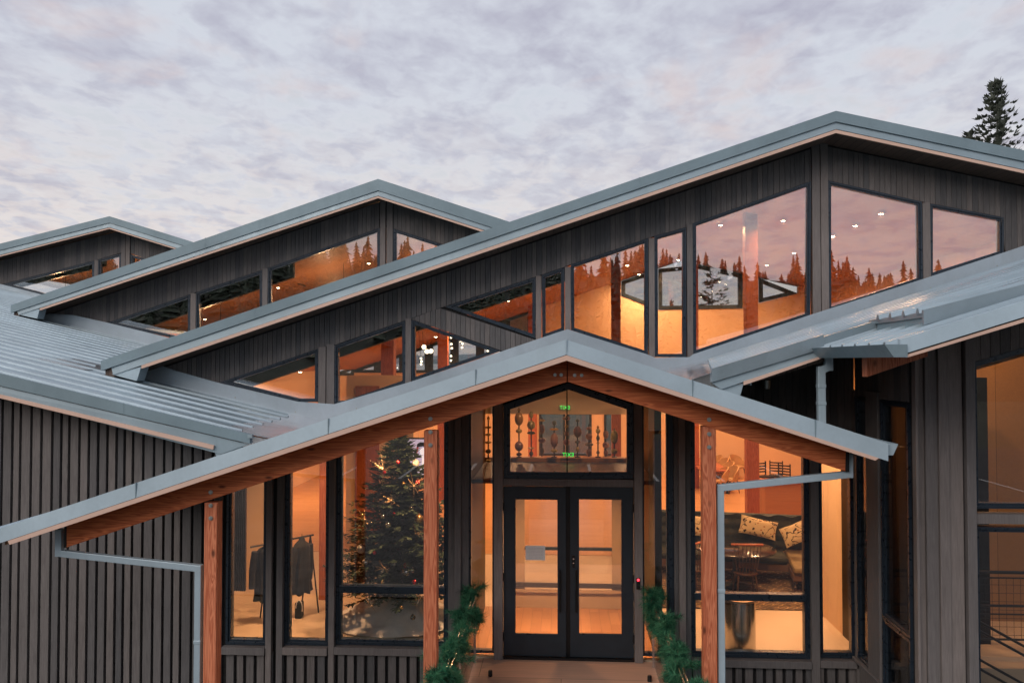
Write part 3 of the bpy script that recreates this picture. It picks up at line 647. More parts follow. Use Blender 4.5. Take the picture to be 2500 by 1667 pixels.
# ---- entrance wall -----------------------------------------------------------------------------
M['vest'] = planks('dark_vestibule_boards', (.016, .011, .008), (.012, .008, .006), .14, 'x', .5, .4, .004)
M['taupe'] = simple('taupe_door_frame', (.30, .205, .125), .5, var=.06, vscale=3)
xA = lambda u: P(u, 1400, YF).x
zv = lambda v, u=1400: P(u, v, YF).z
def ctop(x):
    z = (cz(x) - .22) if CL.x < x < CR.x else 3.05
    return max(z, 3.03) if x > 1.5 else z
sw = backwall('siding_wall', [(-13.5, ground_z), (xA(553), ground_z), (xA(553), zL(xA(553)) - .3), (-13.5, zL(-13.5) - .3)], YF, YF + .16); sw['label'] = 'board and batten wall of the low left wing'
boards(sw, -11.2, xA(549), .146, lambda x: zL(x) - .31, lambda x: ground_z, YF, .05, .042, .16, name='batten')
# low walls under the windows
for u0, u1, vt in ((553, 1145, 1592), (1634, 2107, 1624)):
    zt = zv(vt, (u0 + u1) / 2)
    kw = backwall('knee_wall', [(xA(u0), ground_z), (xA(u1), ground_z), (xA(u1), zt), (xA(u0), zt)], YF, YF + .15)
    boards(kw, xA(u0), xA(u1), .146, lambda x: zt - .002, lambda x: ground_z, YF, .04, .05, .1, name='batten')
for u0, u1, v0, v1 in ((549, 653, 1574, 1592), (696, 804, 1575, 1593), (821, 1092, 1576, 1594), (1686, 1975, 1605, 1623), (1996, 2089, 1606, 1624)):
    um = (u0 + u1) / 2
    box('window_sill', xA(u0), xA(u1), YF - .11, YF + .08, zv(v1, um), zv(v0, um), M['mull'], lodge, .006)
def ewin(u0, u1, vb, transom=None, fw=.07, lab=None):
    x0, x1, zb = xA(u0), xA(u1), zv(vb, (u0 + u1) / 2)
    w = window([(x0, zb), (x1, zb), (x1, ctop(x1)), (x0, ctop(x0))], YF, lodge, fw, 'eglass', depth=.12, proud=.02)
    if transom:
        za, zb2 = zv(transom[1], (u0 + u1) / 2), zv(transom[0], (u0 + u1) / 2)
        box('transom_bar', x0 + fw * .6, x1 - fw * .6, YF - .035, YF + .1, za, zb2, M['frame'], w, .008)
    return w
ewin(553, 654, 1572); ewin(696, 806, 1573); ewin(821, 1095, 1574, (1429, 1447)); ewin(1145, 1207, 1592, fw=.03); ewin(1568, 1634, 1600, fw=.03)
ewin(1686, 1976, 1603, (1448, 1465)); ewin(1996, 2090, 1604)
def epost(u0, u1, proud, mat='mull', zb=ground_z, name='mullion'):
    x0, x1 = xA(u0), xA(u1); xm = (x0 + x1) / 2
    v = boxv(x0, x1, YF - proud, YF + .13, zb, ctop(xm)); return mo(name, v, HEXF, M[mat], lodge, bev=.005)
for u0, u1, pr, m in ((654, 668, .09, 'mull'), (668, 680, .01, 'black'), (680, 695, .09, 'mull'), (806, 820, .09, 'mull'), (1095, 1111, .05, 'siding'), (1111, 1127, .10, 'mull'), (1127, 1145, .04, 'siding'), (1207, 1228, .09, 'mull'),
                   (1548, 1568, .09, 'mull'), (1634, 1645, .03, 'frame'), (1645, 1656, .06, 'siding'), (1656, 1672, .10, 'mull'), (1672, 1686, .05, 'siding'), (1976, 1996, .09, 'mull'), (2090, 2107, .09, 'mull')): epost(u0, u1, pr, m, 0 if 1200 < u0 < 1560 else ground_z)
# upper siding between the canopy and the right roof
x0, x1 = xA(1634), XC
tw = lambda x: zR(x, YF) - .31
us = backwall('siding_wall', [(x0, ctop(x0) + .003), (x1, 3.033), (x1, tw(x1)), (x0, max(tw(x0), ctop(x0) + .01))], YF + .01, YF + .15); us['label'] = 'dark boarded wall above the right windows'
boards(us, x0 + .02, x1, .10, tw, lambda x: max(3.04, ctop(x) + .01), YF + .01, .02, .006, .1)
prism('siding_wall', [(xA(1228), zv(989)), (xA(1388), zv(936)), (xA(1548), zv(989)), (xA(1548), ctop(xA(1548)) + .06), (xk, C0.z - .16), (xA(1228), ctop(xA(1228)) + .06)], YF + .03, YF + .12, M['siding_back'], lodge)
# pointed window over the doors
window(XZ([(1230, 1167), (1546, 1167), (1546, 988), (1388, 935), (1230, 988)], YF), YF, lodge, .09, 'dglass', label='pointed window above the entrance doors')
box('transom_bar', xA(1385) - .008, xA(1385) + .008, YF + .005, YF + .05, zv(1160), zv(942), M['black'], lodge)
box('lintel', xA(1229), xA(1547), YF - .06, YF + .12, zv(1186), zv(1168), M['mull'], lodge, .005)
# doors
def door(u0, u1, g0, g1, lab, hx, side):
    x0, x1, zt, zb = xA(u0), xA(u1), zv(1187, u0), .035
    outer = [(x0, zb), (x1, zb), (x1, zt), (x0, zt)]; inner = [(xA(g0), zv(1546, g0)), (xA(g1), zv(1546, g0)), (xA(g1), zv(1216, g0)), (xA(g0), zv(1216, g0))]
    v, f = ringprism(outer, inner, YF - .01, YF + .045); d = mo('door', v, f, M['door'], lodge, bev=.004); d['label'] = lab
    v, f = prismv(inset(inner, -.005), YF + .012, YF + .022); mo('pane', v, f, M['dglass'], d)
    b = MB(); v, f = ringprism(inset(inner, -.004), inset(inner, .012), YF - .018, YF - .008); b.add(v, f); b.build('glazing_bead', M['frame'], d)
    h = MB(); X = xA(hx); z0, z1 = zv(1490, hx), zv(1387, hx)
    h.tube((X, YF - .07, z0), (X, YF - .07, z1), .014, n=10)
    for z in (z0 + .07, z1 - .07): h.tube((X, YF - .07, z), (X, YF, z), .009, n=8)
    h.build('handle', M['black'], d, True)
    for z in (.25, 1.1, 2.1):
        hx_ = x0 + .004 if side < 0 else x1 - .004; q = MB(); q.tube((hx_, YF - .02, z), (hx_, YF - .02, z + .12), .012, n=8); q.build('hinge', M['black'], d)
    return d
dl = door(1229, 1382, 1257, 1363, 'left entrance door with a paper notice on its glass', 1368, -1)
dr = door(1392, 1547, 1412, 1519, 'right entrance door with a key lock', 1407, 1)
box('door_stop', xA(1379), xA(1395), YF + .047, YF + .075, .02, zv(1187), M['black'], lodge)
b = MB(); p = P(1400, 1369, YF); b.box(p.x - .018, p.x + .018, YF - .03, YF - .012, p.z - .09, p.z + .09); b.tube((p.x, YF - .038, p.z + .04), (p.x, YF - .03, p.z + .04), .011, n=10, m=1); b.tube((p.x, YF - .038, p.z - .02), (p.x, YF - .03, p.z - .02), .009, n=10, m=1)
b.build('lock', [M['black'], M['steel']], dr)
box('threshold', xA(1229), xA(1547), YF - .06, YF + .1, .0, .03, M['black'], lodge)
# deck
M['deck'] = planks('deck_boards', (.84, .50, .35), (.70, .40, .27), .9, 'x', .55, .45, .004, length=3.)  # warm light falling on the landing is put into this board colour
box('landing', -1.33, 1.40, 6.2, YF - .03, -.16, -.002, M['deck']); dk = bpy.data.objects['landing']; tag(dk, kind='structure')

# ---- right wing walls ----------------------------------------------------------------------------
def windowx(poly, X, parent, fw=.06, depth=.1):                 # poly in (y, z), wall facing -X
    def sw_(v): return [(X + (y - 0), x, z) for x, y, z in v]
    mid, inn = inset(poly, fw * .5), inset(poly, fw); b = MB()
    v, f = ringprism(poly, mid, -.03, depth); b.add(sw_(v), f); v, f = ringprism(inset(poly, fw * .5 - .006), inn, -.01, depth - .01); b.add(sw_(v), f)
    w = b.build('window', M['frame'], parent); v, f = prismv(inset(poly, fw * .9), .02, .034); mo('pane', sw_(v), f, M['eglass'], w); return w
zt_ = 3.75
windowx([(YWF + .05, .99), (10.52, .99), (10.52, zt_), (YWF + .05, zt_)], XC, lodge); windowx([(YWF + .05, .12), (10.52, .12), (10.52, .98), (YWF + .05, .98)], XC, lodge)
windowx([(10.98, .16), (11.38, .16), (11.38, zt_), (10.98, zt_)], XC, lodge, .05)
box('mullion', XC - .05, XC + .1, 10.55, 10.95, ground_z, zt_ + .1, M['mull'], lodge, .005); box('mullion', XC - .03, XC + .1, 11.39, 11.47, ground_z, zt_ + .1, M['siding'], lodge)
box('knee_wall', XC, XC + .12, YWF + .05, 11.45, ground_z, .11, M['siding'], lodge); box('window_sill', XC - .08, XC + .1, YWF + .04, 11.45, .112, .155, M['mull'], lodge, .005)
hw = prism('siding_wall', [(0, 0), (1, 0), (1, 1), (0, 1)], 0, 1, M['siding_back'], lodge); bpy.data.objects.remove(hw)
zwr = lambda y: min(zws(XC), zR(XC, YF)) - .20
hb = box('siding_wall', XC + .005, XC + .12, YWF + .05, 11.45, zt_ + .003, zwr(0) + .1, M['siding_back'], lodge)
y = YWF + .06
while y < 11.4:
    box('board', XC - .018, XC + .004, y, y + .094, zt_ + .01, zwr(0) + .1, M['siding'], hb); y += .1
xB = lambda u: P(u, 1200, YWF).x
tf = lambda x: zws(x) - .25
us2 = [2226, 2234, 2255, 2286, 2311, 2346, 2349, 2372]
cw = backwall('corner_wall', [(XC + .01, ground_z), (xB(2374), ground_z), (xB(2374), tf(xB(2374))), (XC + .01, tf(XC))], YWF, YWF + .2); cw['label'] = 'corner of broad vertical boards on the right wing'
for u0, u1, pr in ((2227, 2235, .10), (2235, 2256, .02), (2256, 2286, .055), (2286, 2311, .085), (2311, 2346, .06), (2350, 2373, .11)):
    a_, b_ = max(xB(u0), XC), xB(u1); mo('board', [(a_, YWF - pr, ground_z), (b_, YWF - pr, ground_z), (b_, YWF - pr, tf(b_)), (a_, YWF - pr, tf(a_)), (a_, YWF, ground_z), (b_, YWF, ground_z), (b_, YWF, tf(b_)), (a_, YWF, tf(a_))], HEXF, M['mull'], cw, bev=.006)
xw, xwe = xB(2374), 9.4
hh = line(P(2373, 884, YWF), P(2500, 847, YWF)); zm0, zm1 = P(2430, 1285, YWF).z, P(2430, 1240, YWF).z
fw_ = backwall('siding_wall', [(xw, hh(xw)), (xwe, hh(xwe)), (xwe, tf(xwe)), (xw, tf(xw))], YWF, YWF + .15); boards(fw_, xw, 6.6, .11, tf, hh, YWF, var=.1)
for xa_, xb_ in ((xw, xw + 1.65), (xw + 1.73, xw + 3.4)):
    window([(xa_, zm1), (xb_, zm1), (xb_, hh(xb_) - .003), (xa_, hh(xa_) - .003)], YWF, lodge, .06, 'eglass'); window([(xa_, -.3), (xb_, -.3), (xb_, zm0), (xa_, zm0)], YWF, lodge, .06, 'eglass')
box('transom_bar', xw, xw + 3.4, YWF - .05, YWF + .1, zm0 + .04, zm1 - .06, M['mull'], lodge); box('mullion', xw + 1.652, xw + 1.728, YWF - .05, YWF + .1, ground_z, hh(xw + 1.65), M['mull'], lodge)

# ---- inside shell ------------------------------------------------------------------------------
def iwall(name, poly, y0, y1, mat='cream', label=None):
    o = prism(name, poly, y0, y1, M[mat], lodge)
    if label: o['label'] = label
    return o
zc_l = lambda x: zMl(x) - MT; zc_r = lambda x: zMr(x) - MT
zc = lambda x: zc_l(x) if x < Rm.x else zc_r(x)
xa_ = lambda u: P(u, 800, YB).x
z_ = lambda v, u: P(u, v, YB).z
# rear wall with its glazing
iw = 'interior_wall'
xl_ = -9.0
xg0, xg1 = xa_(800), xa_(1298)
zs = z_(910, 1050)
iwall(iw, [(xl_, 0), (xg0, 0), (xg0, zc(xg0) + .1), (xl_, zc(xl_) + .1)], YB, YB + .2)
iwall(iw, [(xg0, 0), (xg1, 0), (xg1, zs), (xg0, zs)], YB, YB + .2)
nwin = 8; ww = (xg1 - xg0) / nwin
for i in range(nwin):
    a_, b_ = xg0 + i * ww + .05, xg0 + (i + 1) * ww - .05
    window([(a_, zs), (b_, zs), (b_, zc(b_) + .02), (a_, zc(a_) + .02)], YB, lodge, .11, 'eglass')
    box('mullion', a_ - .1, a_, YB - .02, YB + .15, zs, zc(a_ - .05), M['frame'], lodge)
xr_ = 9.6
# low windows in the middle of the rear wall
low = [(1258, 1302), (1316, 1380), (1384, 1444), (1474, 1512)]
xs_ = [xg1] + [xa_(u) for p in low for u in p if xa_(u) > xg1] 
zl0, zl1 = z_(1112, 1380), z_(1006, 1380)
iwall(iw, [(xg1, 0), (xa_(1517), 0), (xa_(1517), zl0), (xg1, zl0)], YB, YB + .2); iwall(iw, [(xg1, zl1), (xa_(1517), zl1), (xa_(1517), zc(xa_(1517)) + .1), (xg1, zc(xg1) + .1)], YB, YB + .2)
for u0, u1 in low[1:]: window([(xa_(u0), zl0), (xa_(u1), zl0), (xa_(u1), zl1), (xa_(u0), zl1)], YB, lodge, .09, 'eglass')
for u0, u1 in ((1298, 1316), (1380, 1384), (1444, 1474), (1512, 1517)): iwall(iw, [(xa_(u0), zl0), (xa_(u1), zl0), (xa_(u1), zl1), (xa_(u0), zl1)], YB, YB + .2)
top = [(1517, 722), (1605, 757), (1813, 753), (1853, 740), (1950, 716)]
iwall(iw, [(xa_(1517), 0), (xa_(1950), 0)] + [(xa_(u), z_(v, u)) for u, v in reversed(top)], YB, YB + .2)
iwall(iw, [(xa_(1950), 0), (xr_, 0), (xr_, zc(xr_) + .1), (xa_(1950), zc(xa_(1950)) + .1)], YB, YB + .2)
iwall(iw, [(xa_(1814), z_(752, 1813)), (xa_(1852), z_(741, 1852)), (xa_(1852), zc(xa_(1852))), (xa_(1814), zc(xa_(1814)))], YB, YB + .2)
for us_ in ([(1518, 723), (1602, 755), (1602, 0), (1518, 0)], [(1608, 756), (1812, 753), (1812, 0), (1708, 0), (1608, 0)], [(1854, 739), (1948, 716.5), (1854, 0)]):
    window([(xa_(u), z_(v, u) if v else zc(xa_(u)) - .01) for u, v in us_], YB, lodge, .14, 'eglass')
# side walls
def side(name, X, y0, y1, zt, mat, z0=0.): return box(name, X - .08, X + .08, y0, y1, z0, zt, M[mat], lodge)
side(iw, -9.05, YM + .2, YB, 4.0, 'cream'); side(iw, xr_, YF + .1, YB, 6.9, 'woodpanel'); side(iw, -13.4, YF + .2, YM + .2, 4.8, 'cream')
iwall(iw, [(-13.4, 0), (-9., 0), (-9., 4.2), (-13.4, 5.)], YM + .15, YM + .3)
iwall(iw, [(P(596, 1400, 14.7).x, 0), (P(646, 1400, 14.7).x, 0), (P(646, 1400, 14.7).x, 3.2), (P(596, 1400, 14.7).x, 3.2)], 14.7, 14.9)
# hearth block behind the tree, with a wood panel let into it
hx0, hx1 = P(846, 930, 18).x, P(1010, 930, 18).x
iwall('hearth', [(hx0, 0), (hx1, 0), (hx1, P(920, 917, 18).z), (hx0, P(920, 917, 18).z)], 18, 18.7, label='cream plaster chimney block')
box('panel', P(868, 942, 17.97).x, P(926, 942, 17.97).x, 17.97, 18.0, .4, P(900, 942, 17.97).z, M['icol'], lodge)
# columns
for (u, Y, w) in ((792, 14.05, .17), (945, 20.3, .33), (1080, 24., .3), (1505, 17.5, .2), (1838, 20.2, .30), (1699, 27., .20), (1300, 27.5, .3)):
    x = P(u, 1000, Y).x; box('column', x - w / 2, x + w / 2, Y, Y + w, 0, zc(x) + .05 if Y > YM + .2 else min(zL(x), zc(x)) - .2, M['icol'], lodge, .006)
# vestibule
VX0, VX1, VY = -1.36, 1.40, 13.85
zcv = 3.35
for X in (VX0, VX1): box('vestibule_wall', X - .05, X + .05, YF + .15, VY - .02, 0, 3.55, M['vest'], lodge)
zbk = P(1380, 1011, YM + .12).z; prism('bulkhead', [(-2.2, zbk), (2.2, zbk), (2.2, zCr(2.2) - .06), (xk, C0.z - .06), (-2.2, zCl(-2.2) - .06)], YM + .12, YM + .3, M['cream'], lodge)
zb0, zb1 = P(1380, 1136, VY).z, P(1380, 1116, VY).z
box('display_beam', VX0, VX1, VY - .1, VY + .1, zb0 + .02, zb1, M['woodpanel'], lodge); box('display_beam', VX0, VX1, VY - .08, VY + .08, zb0 - .17, zb0 + .017, M['black'], lodge)
xV = lambda u: P(u, 1400, VY).x; zV = lambda v: P(1385, v, VY).z
def idoor(u0, u1, s0, s1, lab):
    outer = [(xV(u0), .01), (xV(u1), .01), (xV(u1), zb0 - .18), (xV(u0), zb0 - .18)]; inner = [(xV(s0), zV(1446)), (xV(s1), zV(1446)), (xV(s1), zb0 - .32), (xV(s0), zb0 - .32)]
    v, f = ringprism(outer, inner, VY - .03, VY + .03); d = mo('inner_door', v, f, M['taupe'], lodge); d['label'] = lab
    v, f = prismv(inset(inner, -.01), VY - .004, VY + .004); mo('pane', v, f, M['dglass'], d)
    for v0, v1 in ((1420, 1431), (1436, 1443)): box('push_rail', xV(u0), xV(u1), VY - .09, VY - .05, zV(v1), zV(v0), M['black'] if v0 == 1420 else M['taupe'], d)
    box('glazing_bar', xV(s0), xV(s1), VY - .035, VY + .035, zV(1342), zV(1335), M['frame'], d)
idoor(1250, 1384, 1281, 1372, 'left inner vestibule door'); idoor(1388, 1524, 1400, 1494, 'right inner vestibule door')
M['mat_floor'] = planks('entry_parquet', (.44, .21, .09), (.31, .135, .055), .16, 'y', .35, .35, .003, length=.62)
box('entry_floor', VX0, VX1, YF + .05, VY, .0, .008, M['mat_floor'], floor)

# ------------------------------------------------------------------ lamps
WARM = (1.0, .53, .25)
def downlight(p, watt, lab, size=.13, tilt=0):
    p = Vector(p); o = empty('downlight', p, lab, 'ceiling light', 'recessed ceiling lights')
    b = MB(); b.lathe([(size * .62, -.005), (size * .62, .012), (size * .5, .012)], p + Vector((0, 0, -.02)), 14); b.build('trim_ring', M['white'], o)
    b = MB(); b.lathe([(.004, -.028), (size * .22, -.024), (size * .36, -.01), (size * .38, .006)], p + Vector((0, 0, -.018)), 14); b.build('lens', M['lamp'], o)
    d = bpy.data.lights.new('downlight_lamp', 'AREA'); d.shape = 'DISK'; d.size = size; d.energy = watt; d.color = WARM; d.spread = R_(165)
    l = bpy.data.objects.new('downlight_lamp', d); col.objects.link(l); l.parent = o; l.location = (0, 0, -.09)
    return o
def ceil_hit(u, v, zf, slope_sign=0):
    d = ray(u, v); t = 8.
    while t < 60:
        p = O + d * t
        if p.z >= zf(p.x): return Vector((p.x, p.y, zf(p.x) - .02))
        t += .02
    return None
for (u, v, zf, n) in ((1759, 546, zc, 'above the tall left pane of the hall'), (1938, 614, zc, 'low over the hall beside the ridge mullion'), (1872, 644, zc, 'over the far end of the hall'), (2088, 547, zc, 'left of the pair in the right hall window'), (2151, 517, zc, 'highest in the right hall window'), (2033, 573, zc, 'close to the ridge in the right hall window'),
                      (1656, 632, zc, 'in the narrow hall window'), (1560, 667, zc, 'left over the hall'), (1064, 819, zc, 'over the lower left of the hall'), (733, 904, zc, 'at the low left end of the hall'), (1240, 730, zc, 'in the triangular hall window')):
    h = ceil_hit(u, v, zf)
    if h is None or h.y > YB - .5: h = Vector((h.x if h else 4, YB - 1.5, 0)); h.z = zf(h.x) - .02
    downlight(h, 160, 'warm recessed ceiling light ' + n)
zc2 = lambda x: (z2l(x) if x < R2.x else z2r(x)) - MT
for (u, v, n) in ((679, 699, 'under the middle gable, right one'), (500, 776, 'under the middle gable, left one'), (900, 640, 'under the middle gable near its ridge')):
    h = ceil_hit(u, v, zc2); downlight(h, 60, 'warm recessed ceiling light ' + n)
zc3 = lambda x: (z3l(x) if x < R3.x else z3r(x)) - MT
for x, n in ((-19, 'left'), (-16, 'right')): downlight((x, 29.5, zc3(x) - .02), 60, 'warm recessed ceiling light under the farthest gable, %s one' % n)
zlow = lambda x: zL(x) - .34
for x, y_, w, n in ((-4.6, 12.7, 60, 'over the coat rack'), (-3.0, 12.7, 55, 'over the front window by the tree'), (-2.0, 12.05, 85, 'in front of the christmas tree')):
    z = (zlow(x) if x < XVL else cz(x) - .22); downlight((x, y_, z - .02), w, 'warm recessed ceiling light ' + n)
for x, y_, n in ((2.7, 12.9, 'over the lounge window'), (3.9, 13.2, 'over the sofa end'), (5.6, 11.6, 'over the stair'), (7., 12.5, 'in the right wing')):
    downlight((x, y_, zR(x, y_) - .36), 105 if x < 4.3 else 30, 'warm recessed ceiling light ' + n)
for x, y_, n in ((6.5, 27, 'over the dining tables'), (2., 24, 'over the hall floor'), (-3, 24.5, 'over the rear left hall'), (5.5, 20, 'behind the sofa'), (-1.5, 16.5, 'behind the vestibule')):
    downlight((x, y_, zc(x) - .02), 130, 'warm recessed ceiling light ' + n)

box('vestibule_ceiling', VX0 + .06, VX1 - .06, YF + .16, VY - .12, 2.46, 2.52, M['black'], lodge)
downlight((0., 12.05, 2.455), 190, 'warm recessed ceiling light inside the vestibule')
def fill_globe(p, watt, lab, zt):  # globes added out of view to brighten the rear gable ceilings
    p = Vector(p); o = empty('fill_globe_lamp', p, lab, 'pendant light', 'added fill globes under the rear gables')
    b = MB(); b.sphere(p, .075, 14, 10); b.build('globe', emit('fill_globe_glow', (1, .72, .4), 6.), o, True); b = MB(); b.tube(p + Vector((0, 0, .11)), (p.x, p.y, zt), .008, n=6); b.build('rod', M['black'], o)
    d = bpy.data.lights.new('fill_globe_bulb', 'POINT'); d.shadow_soft_size = .12; d.energy = watt; d.color = WARM; l = bpy.data.objects.new('fill_globe_bulb', d); col.objects.link(l); l.parent = o; l.location = (0, 0, 0)
for x, y_, n in ((-10.5, 24, 'left'), (-7.2, 26, 'second from the left'), (-4.2, 29, 'near the ridge'), (-9.5, 36, 'rear')): fill_globe((x, y_, zc2(x) - 1.55), 260, 'added fill globe under the middle gable, ' + n, zc2(x))
for x, y_, n in ((-20, 31, 'left'), (-16.5, 33, 'right')): fill_globe((x, y_, zc3(x) - 1.5), 260, 'added fill globe under the farthest gable, ' + n, zc3(x))

downlight((.05, 12.55, cz(.05) - .22), 22, 'added fill light over the glass sculptures')  # added fill light that brings out the colours of the sculptures
# ------------------------------------------------------------------ header beams, far walls
for (Yh, zf, xs, d) in ((YM + .45, zc, (Em.x + .6, .1), .83), (YG2 + .5, zc2, (E2.x + .6, P(700, 640, YG2).x), 1.08), (YG3 + .5, zc3, (-24, P(236, 640, YG3).x), 1.0)):
    for a_, b_ in zip(xs, xs[1:]):
        if Yh < 15 and a_ > 4: continue
        hexa('header_beam', [(a_, Yh, zf(a_ + .001) - d), (b_, Yh, zf(b_ - .001) - d), (b_, Yh, zf(b_ - .001) + .02), (a_, Yh, zf(a_ + .001) + .02)], [(a_, Yh + .14, zf(a_ + .001) - d), (b_, Yh + .14, zf(b_ - .001) - d), (b_, Yh + .14, zf(b_ - .001) + .02), (a_, Yh + .14, zf(a_ + .001) + .02)], M['black'], lodge)
iwall(iw, [(E2.x + .3, 5.7), (.6, 5.7), (.6, z2r(.6) - .2), (R2.x, R2.z - .2), (E2.x + .3, z2l(E2.x + .3) - .2)], 46, 46.2)
iwall(iw, [(-24, 6.3), (-9, 6.3), (-9, z3r(-9)), (R3.x, R3.z - .2), (-24, z3l(-24))], 62, 62.2)

# ------------------------------------------------------------------ trees and far land
M['bark'] = simple('grey_bark', (.11, .085, .065), .9, var=.3, vscale=5)
def leafmat(name, c1, c2):
    m, t, b, o = newmat(name); k = NB(t)
    c = k.mix(k.rng(k.noise(k.pos(), 1.3, 4, .6), .3, .7), c1, c2); c = k.mix(k.rng(k.noise(k.pos(), 14, 2), .35, .7), c, c1)
    k.l(c, b.inputs['Base Color']); b.inputs['Roughness'].default_value = .75; b.inputs['Specular IOR Level'].default_value = .25; return m
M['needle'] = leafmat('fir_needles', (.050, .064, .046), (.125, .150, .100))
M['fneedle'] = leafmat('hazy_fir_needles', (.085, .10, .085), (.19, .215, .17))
M['xneedle'] = leafmat('christmas_tree_needles', (.020, .040, .024), (.062, .090, .050))
M['gneedle'] = leafmat('pine_garland_needles', (.010, .10, .052), (.032, .22, .11))
def spray(mb, base, d, L, w, rnd):
    """flat drooping fan of needles: a few narrow blades from one twig"""
    d = d.normalized(); s = d.cross(Vector((0, 0, 1)))
    s = s.normalized() if s.length > .01 else Vector((1, 0, 0)); n = s.cross(d)
    for k in (-1, 0, 1):
        dd = (d + s * (.55 * k + rnd.uniform(-.15, .15)) + n * rnd.uniform(-.3, .15)).normalized(); t = base + dd * L * (1 if k == 0 else .72)
        sw_ = dd.cross(n).normalized() * w
        mb.add([base - sw_ * .4, base + dd * L * .45 + sw_ - n * w * .3, t, base + dd * L * .45 - sw_ + n * w * .3], [(0, 1, 2, 3)])
def conifer(name, base, h, r, label, seed, whorls=26, per=7, sparse=.1, clear=.08, sp=.42, up=.25, mat='needle', group=None, trunk_r=None, droop=.35):
    rnd = random.Random(seed); base = Vector(base); o = empty(name, base, label, 'tree', group)
    tr = trunk_r or h * .014; b = MB(); b.tube(base, base + Vector((0, 0, h * .55)), tr, tr * .6, 8); b.tube(base + Vector((0, 0, h * .55)), base + Vector((0, 0, h * .99)), tr * .6, .01, 6)
    cr = MB()
    for i in range(whorls):
        t = (i + rnd.random() * .6) / whorls; z = h * (clear + (1 - clear) * t); R = r * (1 - t) ** .82 * (1 - .25 * max(0, .15 - t) / .15) + .12 * r * (1 - t) + h * .006
        n = max(3, int(per * (.55 + .6 * (1 - t))))
        a0 = rnd.random() * 6.28
        for j in range(n):
            if rnd.random() < sparse: continue
            a = a0 + 6.283 * j / n + rnd.uniform(-.3, .3); L = R * rnd.uniform(.62, 1.12)
            e = up * (.3 + t) - droop * (1 - t); d = Vector((math.cos(a), math.sin(a), e)).normalized()
            p0 = base + Vector((0, 0, z)); m_ = max(3, int(L / (sp * .55)))
            b.tube(p0, p0 + d * L * .9, max(.012, tr * .16 * (1 - t)), .006, 4, cap=False)
            for q in range(1, m_ + 1):
                f = q / m_; p = p0 + d * L * f + Vector((0, 0, .22 * L * f * f * up * 2))
                for side_ in (-1, 1):
                    dd = (d * .75 + Vector((-d.y, d.x, 0)) * side_ * rnd.uniform(.45, 1.0) + Vector((0, 0, rnd.uniform(-.25, .35)))).normalized()
                    spray(cr, p, dd, sp * rnd.uniform(.7, 1.25) * (1.15 - .45 * f), sp * .15, rnd)
            spray(cr, p0 + d * L * .96, d + Vector((0, 0, .35)), sp * 1.1, sp * .15, rnd)
    for q in range(5): spray(cr, base + Vector((0, 0, h * (.95 + .012 * q))), Vector((rnd.uniform(-.3, .3), rnd.uniform(-.3, .3), 1)), sp * .8, sp * .12, rnd)
    b.build('trunk', M['bark'], o); c = cr.build('crown', M[mat], o)
    return o
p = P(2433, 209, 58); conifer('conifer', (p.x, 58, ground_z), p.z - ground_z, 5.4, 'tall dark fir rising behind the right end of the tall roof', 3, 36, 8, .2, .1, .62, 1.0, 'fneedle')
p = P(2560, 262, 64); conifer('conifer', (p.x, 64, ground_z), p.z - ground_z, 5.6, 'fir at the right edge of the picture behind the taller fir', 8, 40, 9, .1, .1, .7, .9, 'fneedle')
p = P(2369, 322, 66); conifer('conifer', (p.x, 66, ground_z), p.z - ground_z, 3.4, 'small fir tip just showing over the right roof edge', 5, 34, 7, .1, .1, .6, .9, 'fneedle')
p = P(1738, 664, 62); conifer('conifer', (p.x, 62, ground_z), p.z - ground_z, 3.6, 'fir seen through the hall and its rear window', 11, 20, 6, .22, .1, .60, .5)
p = P(1640, 742, 66); conifer('conifer', (p.x, 66, ground_z), p.z - ground_z, 2.6, 'low fir tip at the left of the rear window', 12, 16, 6, .2, .1, .6, .5)
# forest behind the viewer, mirrored in the panes
rnd = random.Random(21); fo = MB()
def hill_h(x): return 20. + 6 * max(0, min(1, (-x - 10) / 50)) - 3 * max(0, min(1, (x - 55) / 40)) + 3 * mnoise.noise(Vector((x * .02, 1.3, 0))) + 1.2 * mnoise.noise(Vector((x * .09, 4.3, 0)))
for i in range(1150):
    x = -170 + 300 * (i + rnd.random()) / 1150; k_ = rnd.random() ** .45; D = 84 + 49 * k_; yb = -D; z = ground_z + hill_h(x) * max(0, min(1, (D - 80) / 50)) - .4
    h = (1.8 + 6.2 * rnd.random() ** 1.6) * (1 + .7 * mnoise.noise(Vector((x * .11, 9.1, 0)))) if D > 112 else rnd.uniform(4, 8.5)
    if x < -18: h *= 1.25
    r = h * rnd.uniform(.17, .30) + .25; tiers = 12
    fo.tube((x, yb, z), (x, yb, z + h * .9), .12, .04, 4)
    for k in range(tiers):
        t = k / tiers; zt2 = z + h * (.06 + .94 * t) + h * .08; rr = r * (1 - t) ** .9 * rnd.uniform(.7, 1.25) + .07; n = 8; ring = []
        for j in range(n):
            a = 6.283 * (j + rnd.uniform(-.3, .3)) / n; q = rr * rnd.uniform(.4, 1.35); ring.append((x + q * math.cos(a), yb + q * math.sin(a), zt2 - h * .09 - q * .3 + rnd.uniform(-.12, .18)))
        bse = len(fo.v); fo.v += ring + [(x, yb, min(zt2, z + h * 1.02))]; fo.f += [(bse + j, bse + (j + 1) % n, bse + n) for j in range(n)]; fo.mi += [0] * n
ff = fo.build('conifer_forest', M['needle']); tag(ff, 'dark fir wood across the car park, mirrored in the upper panes', 'forest', kind='stuff')
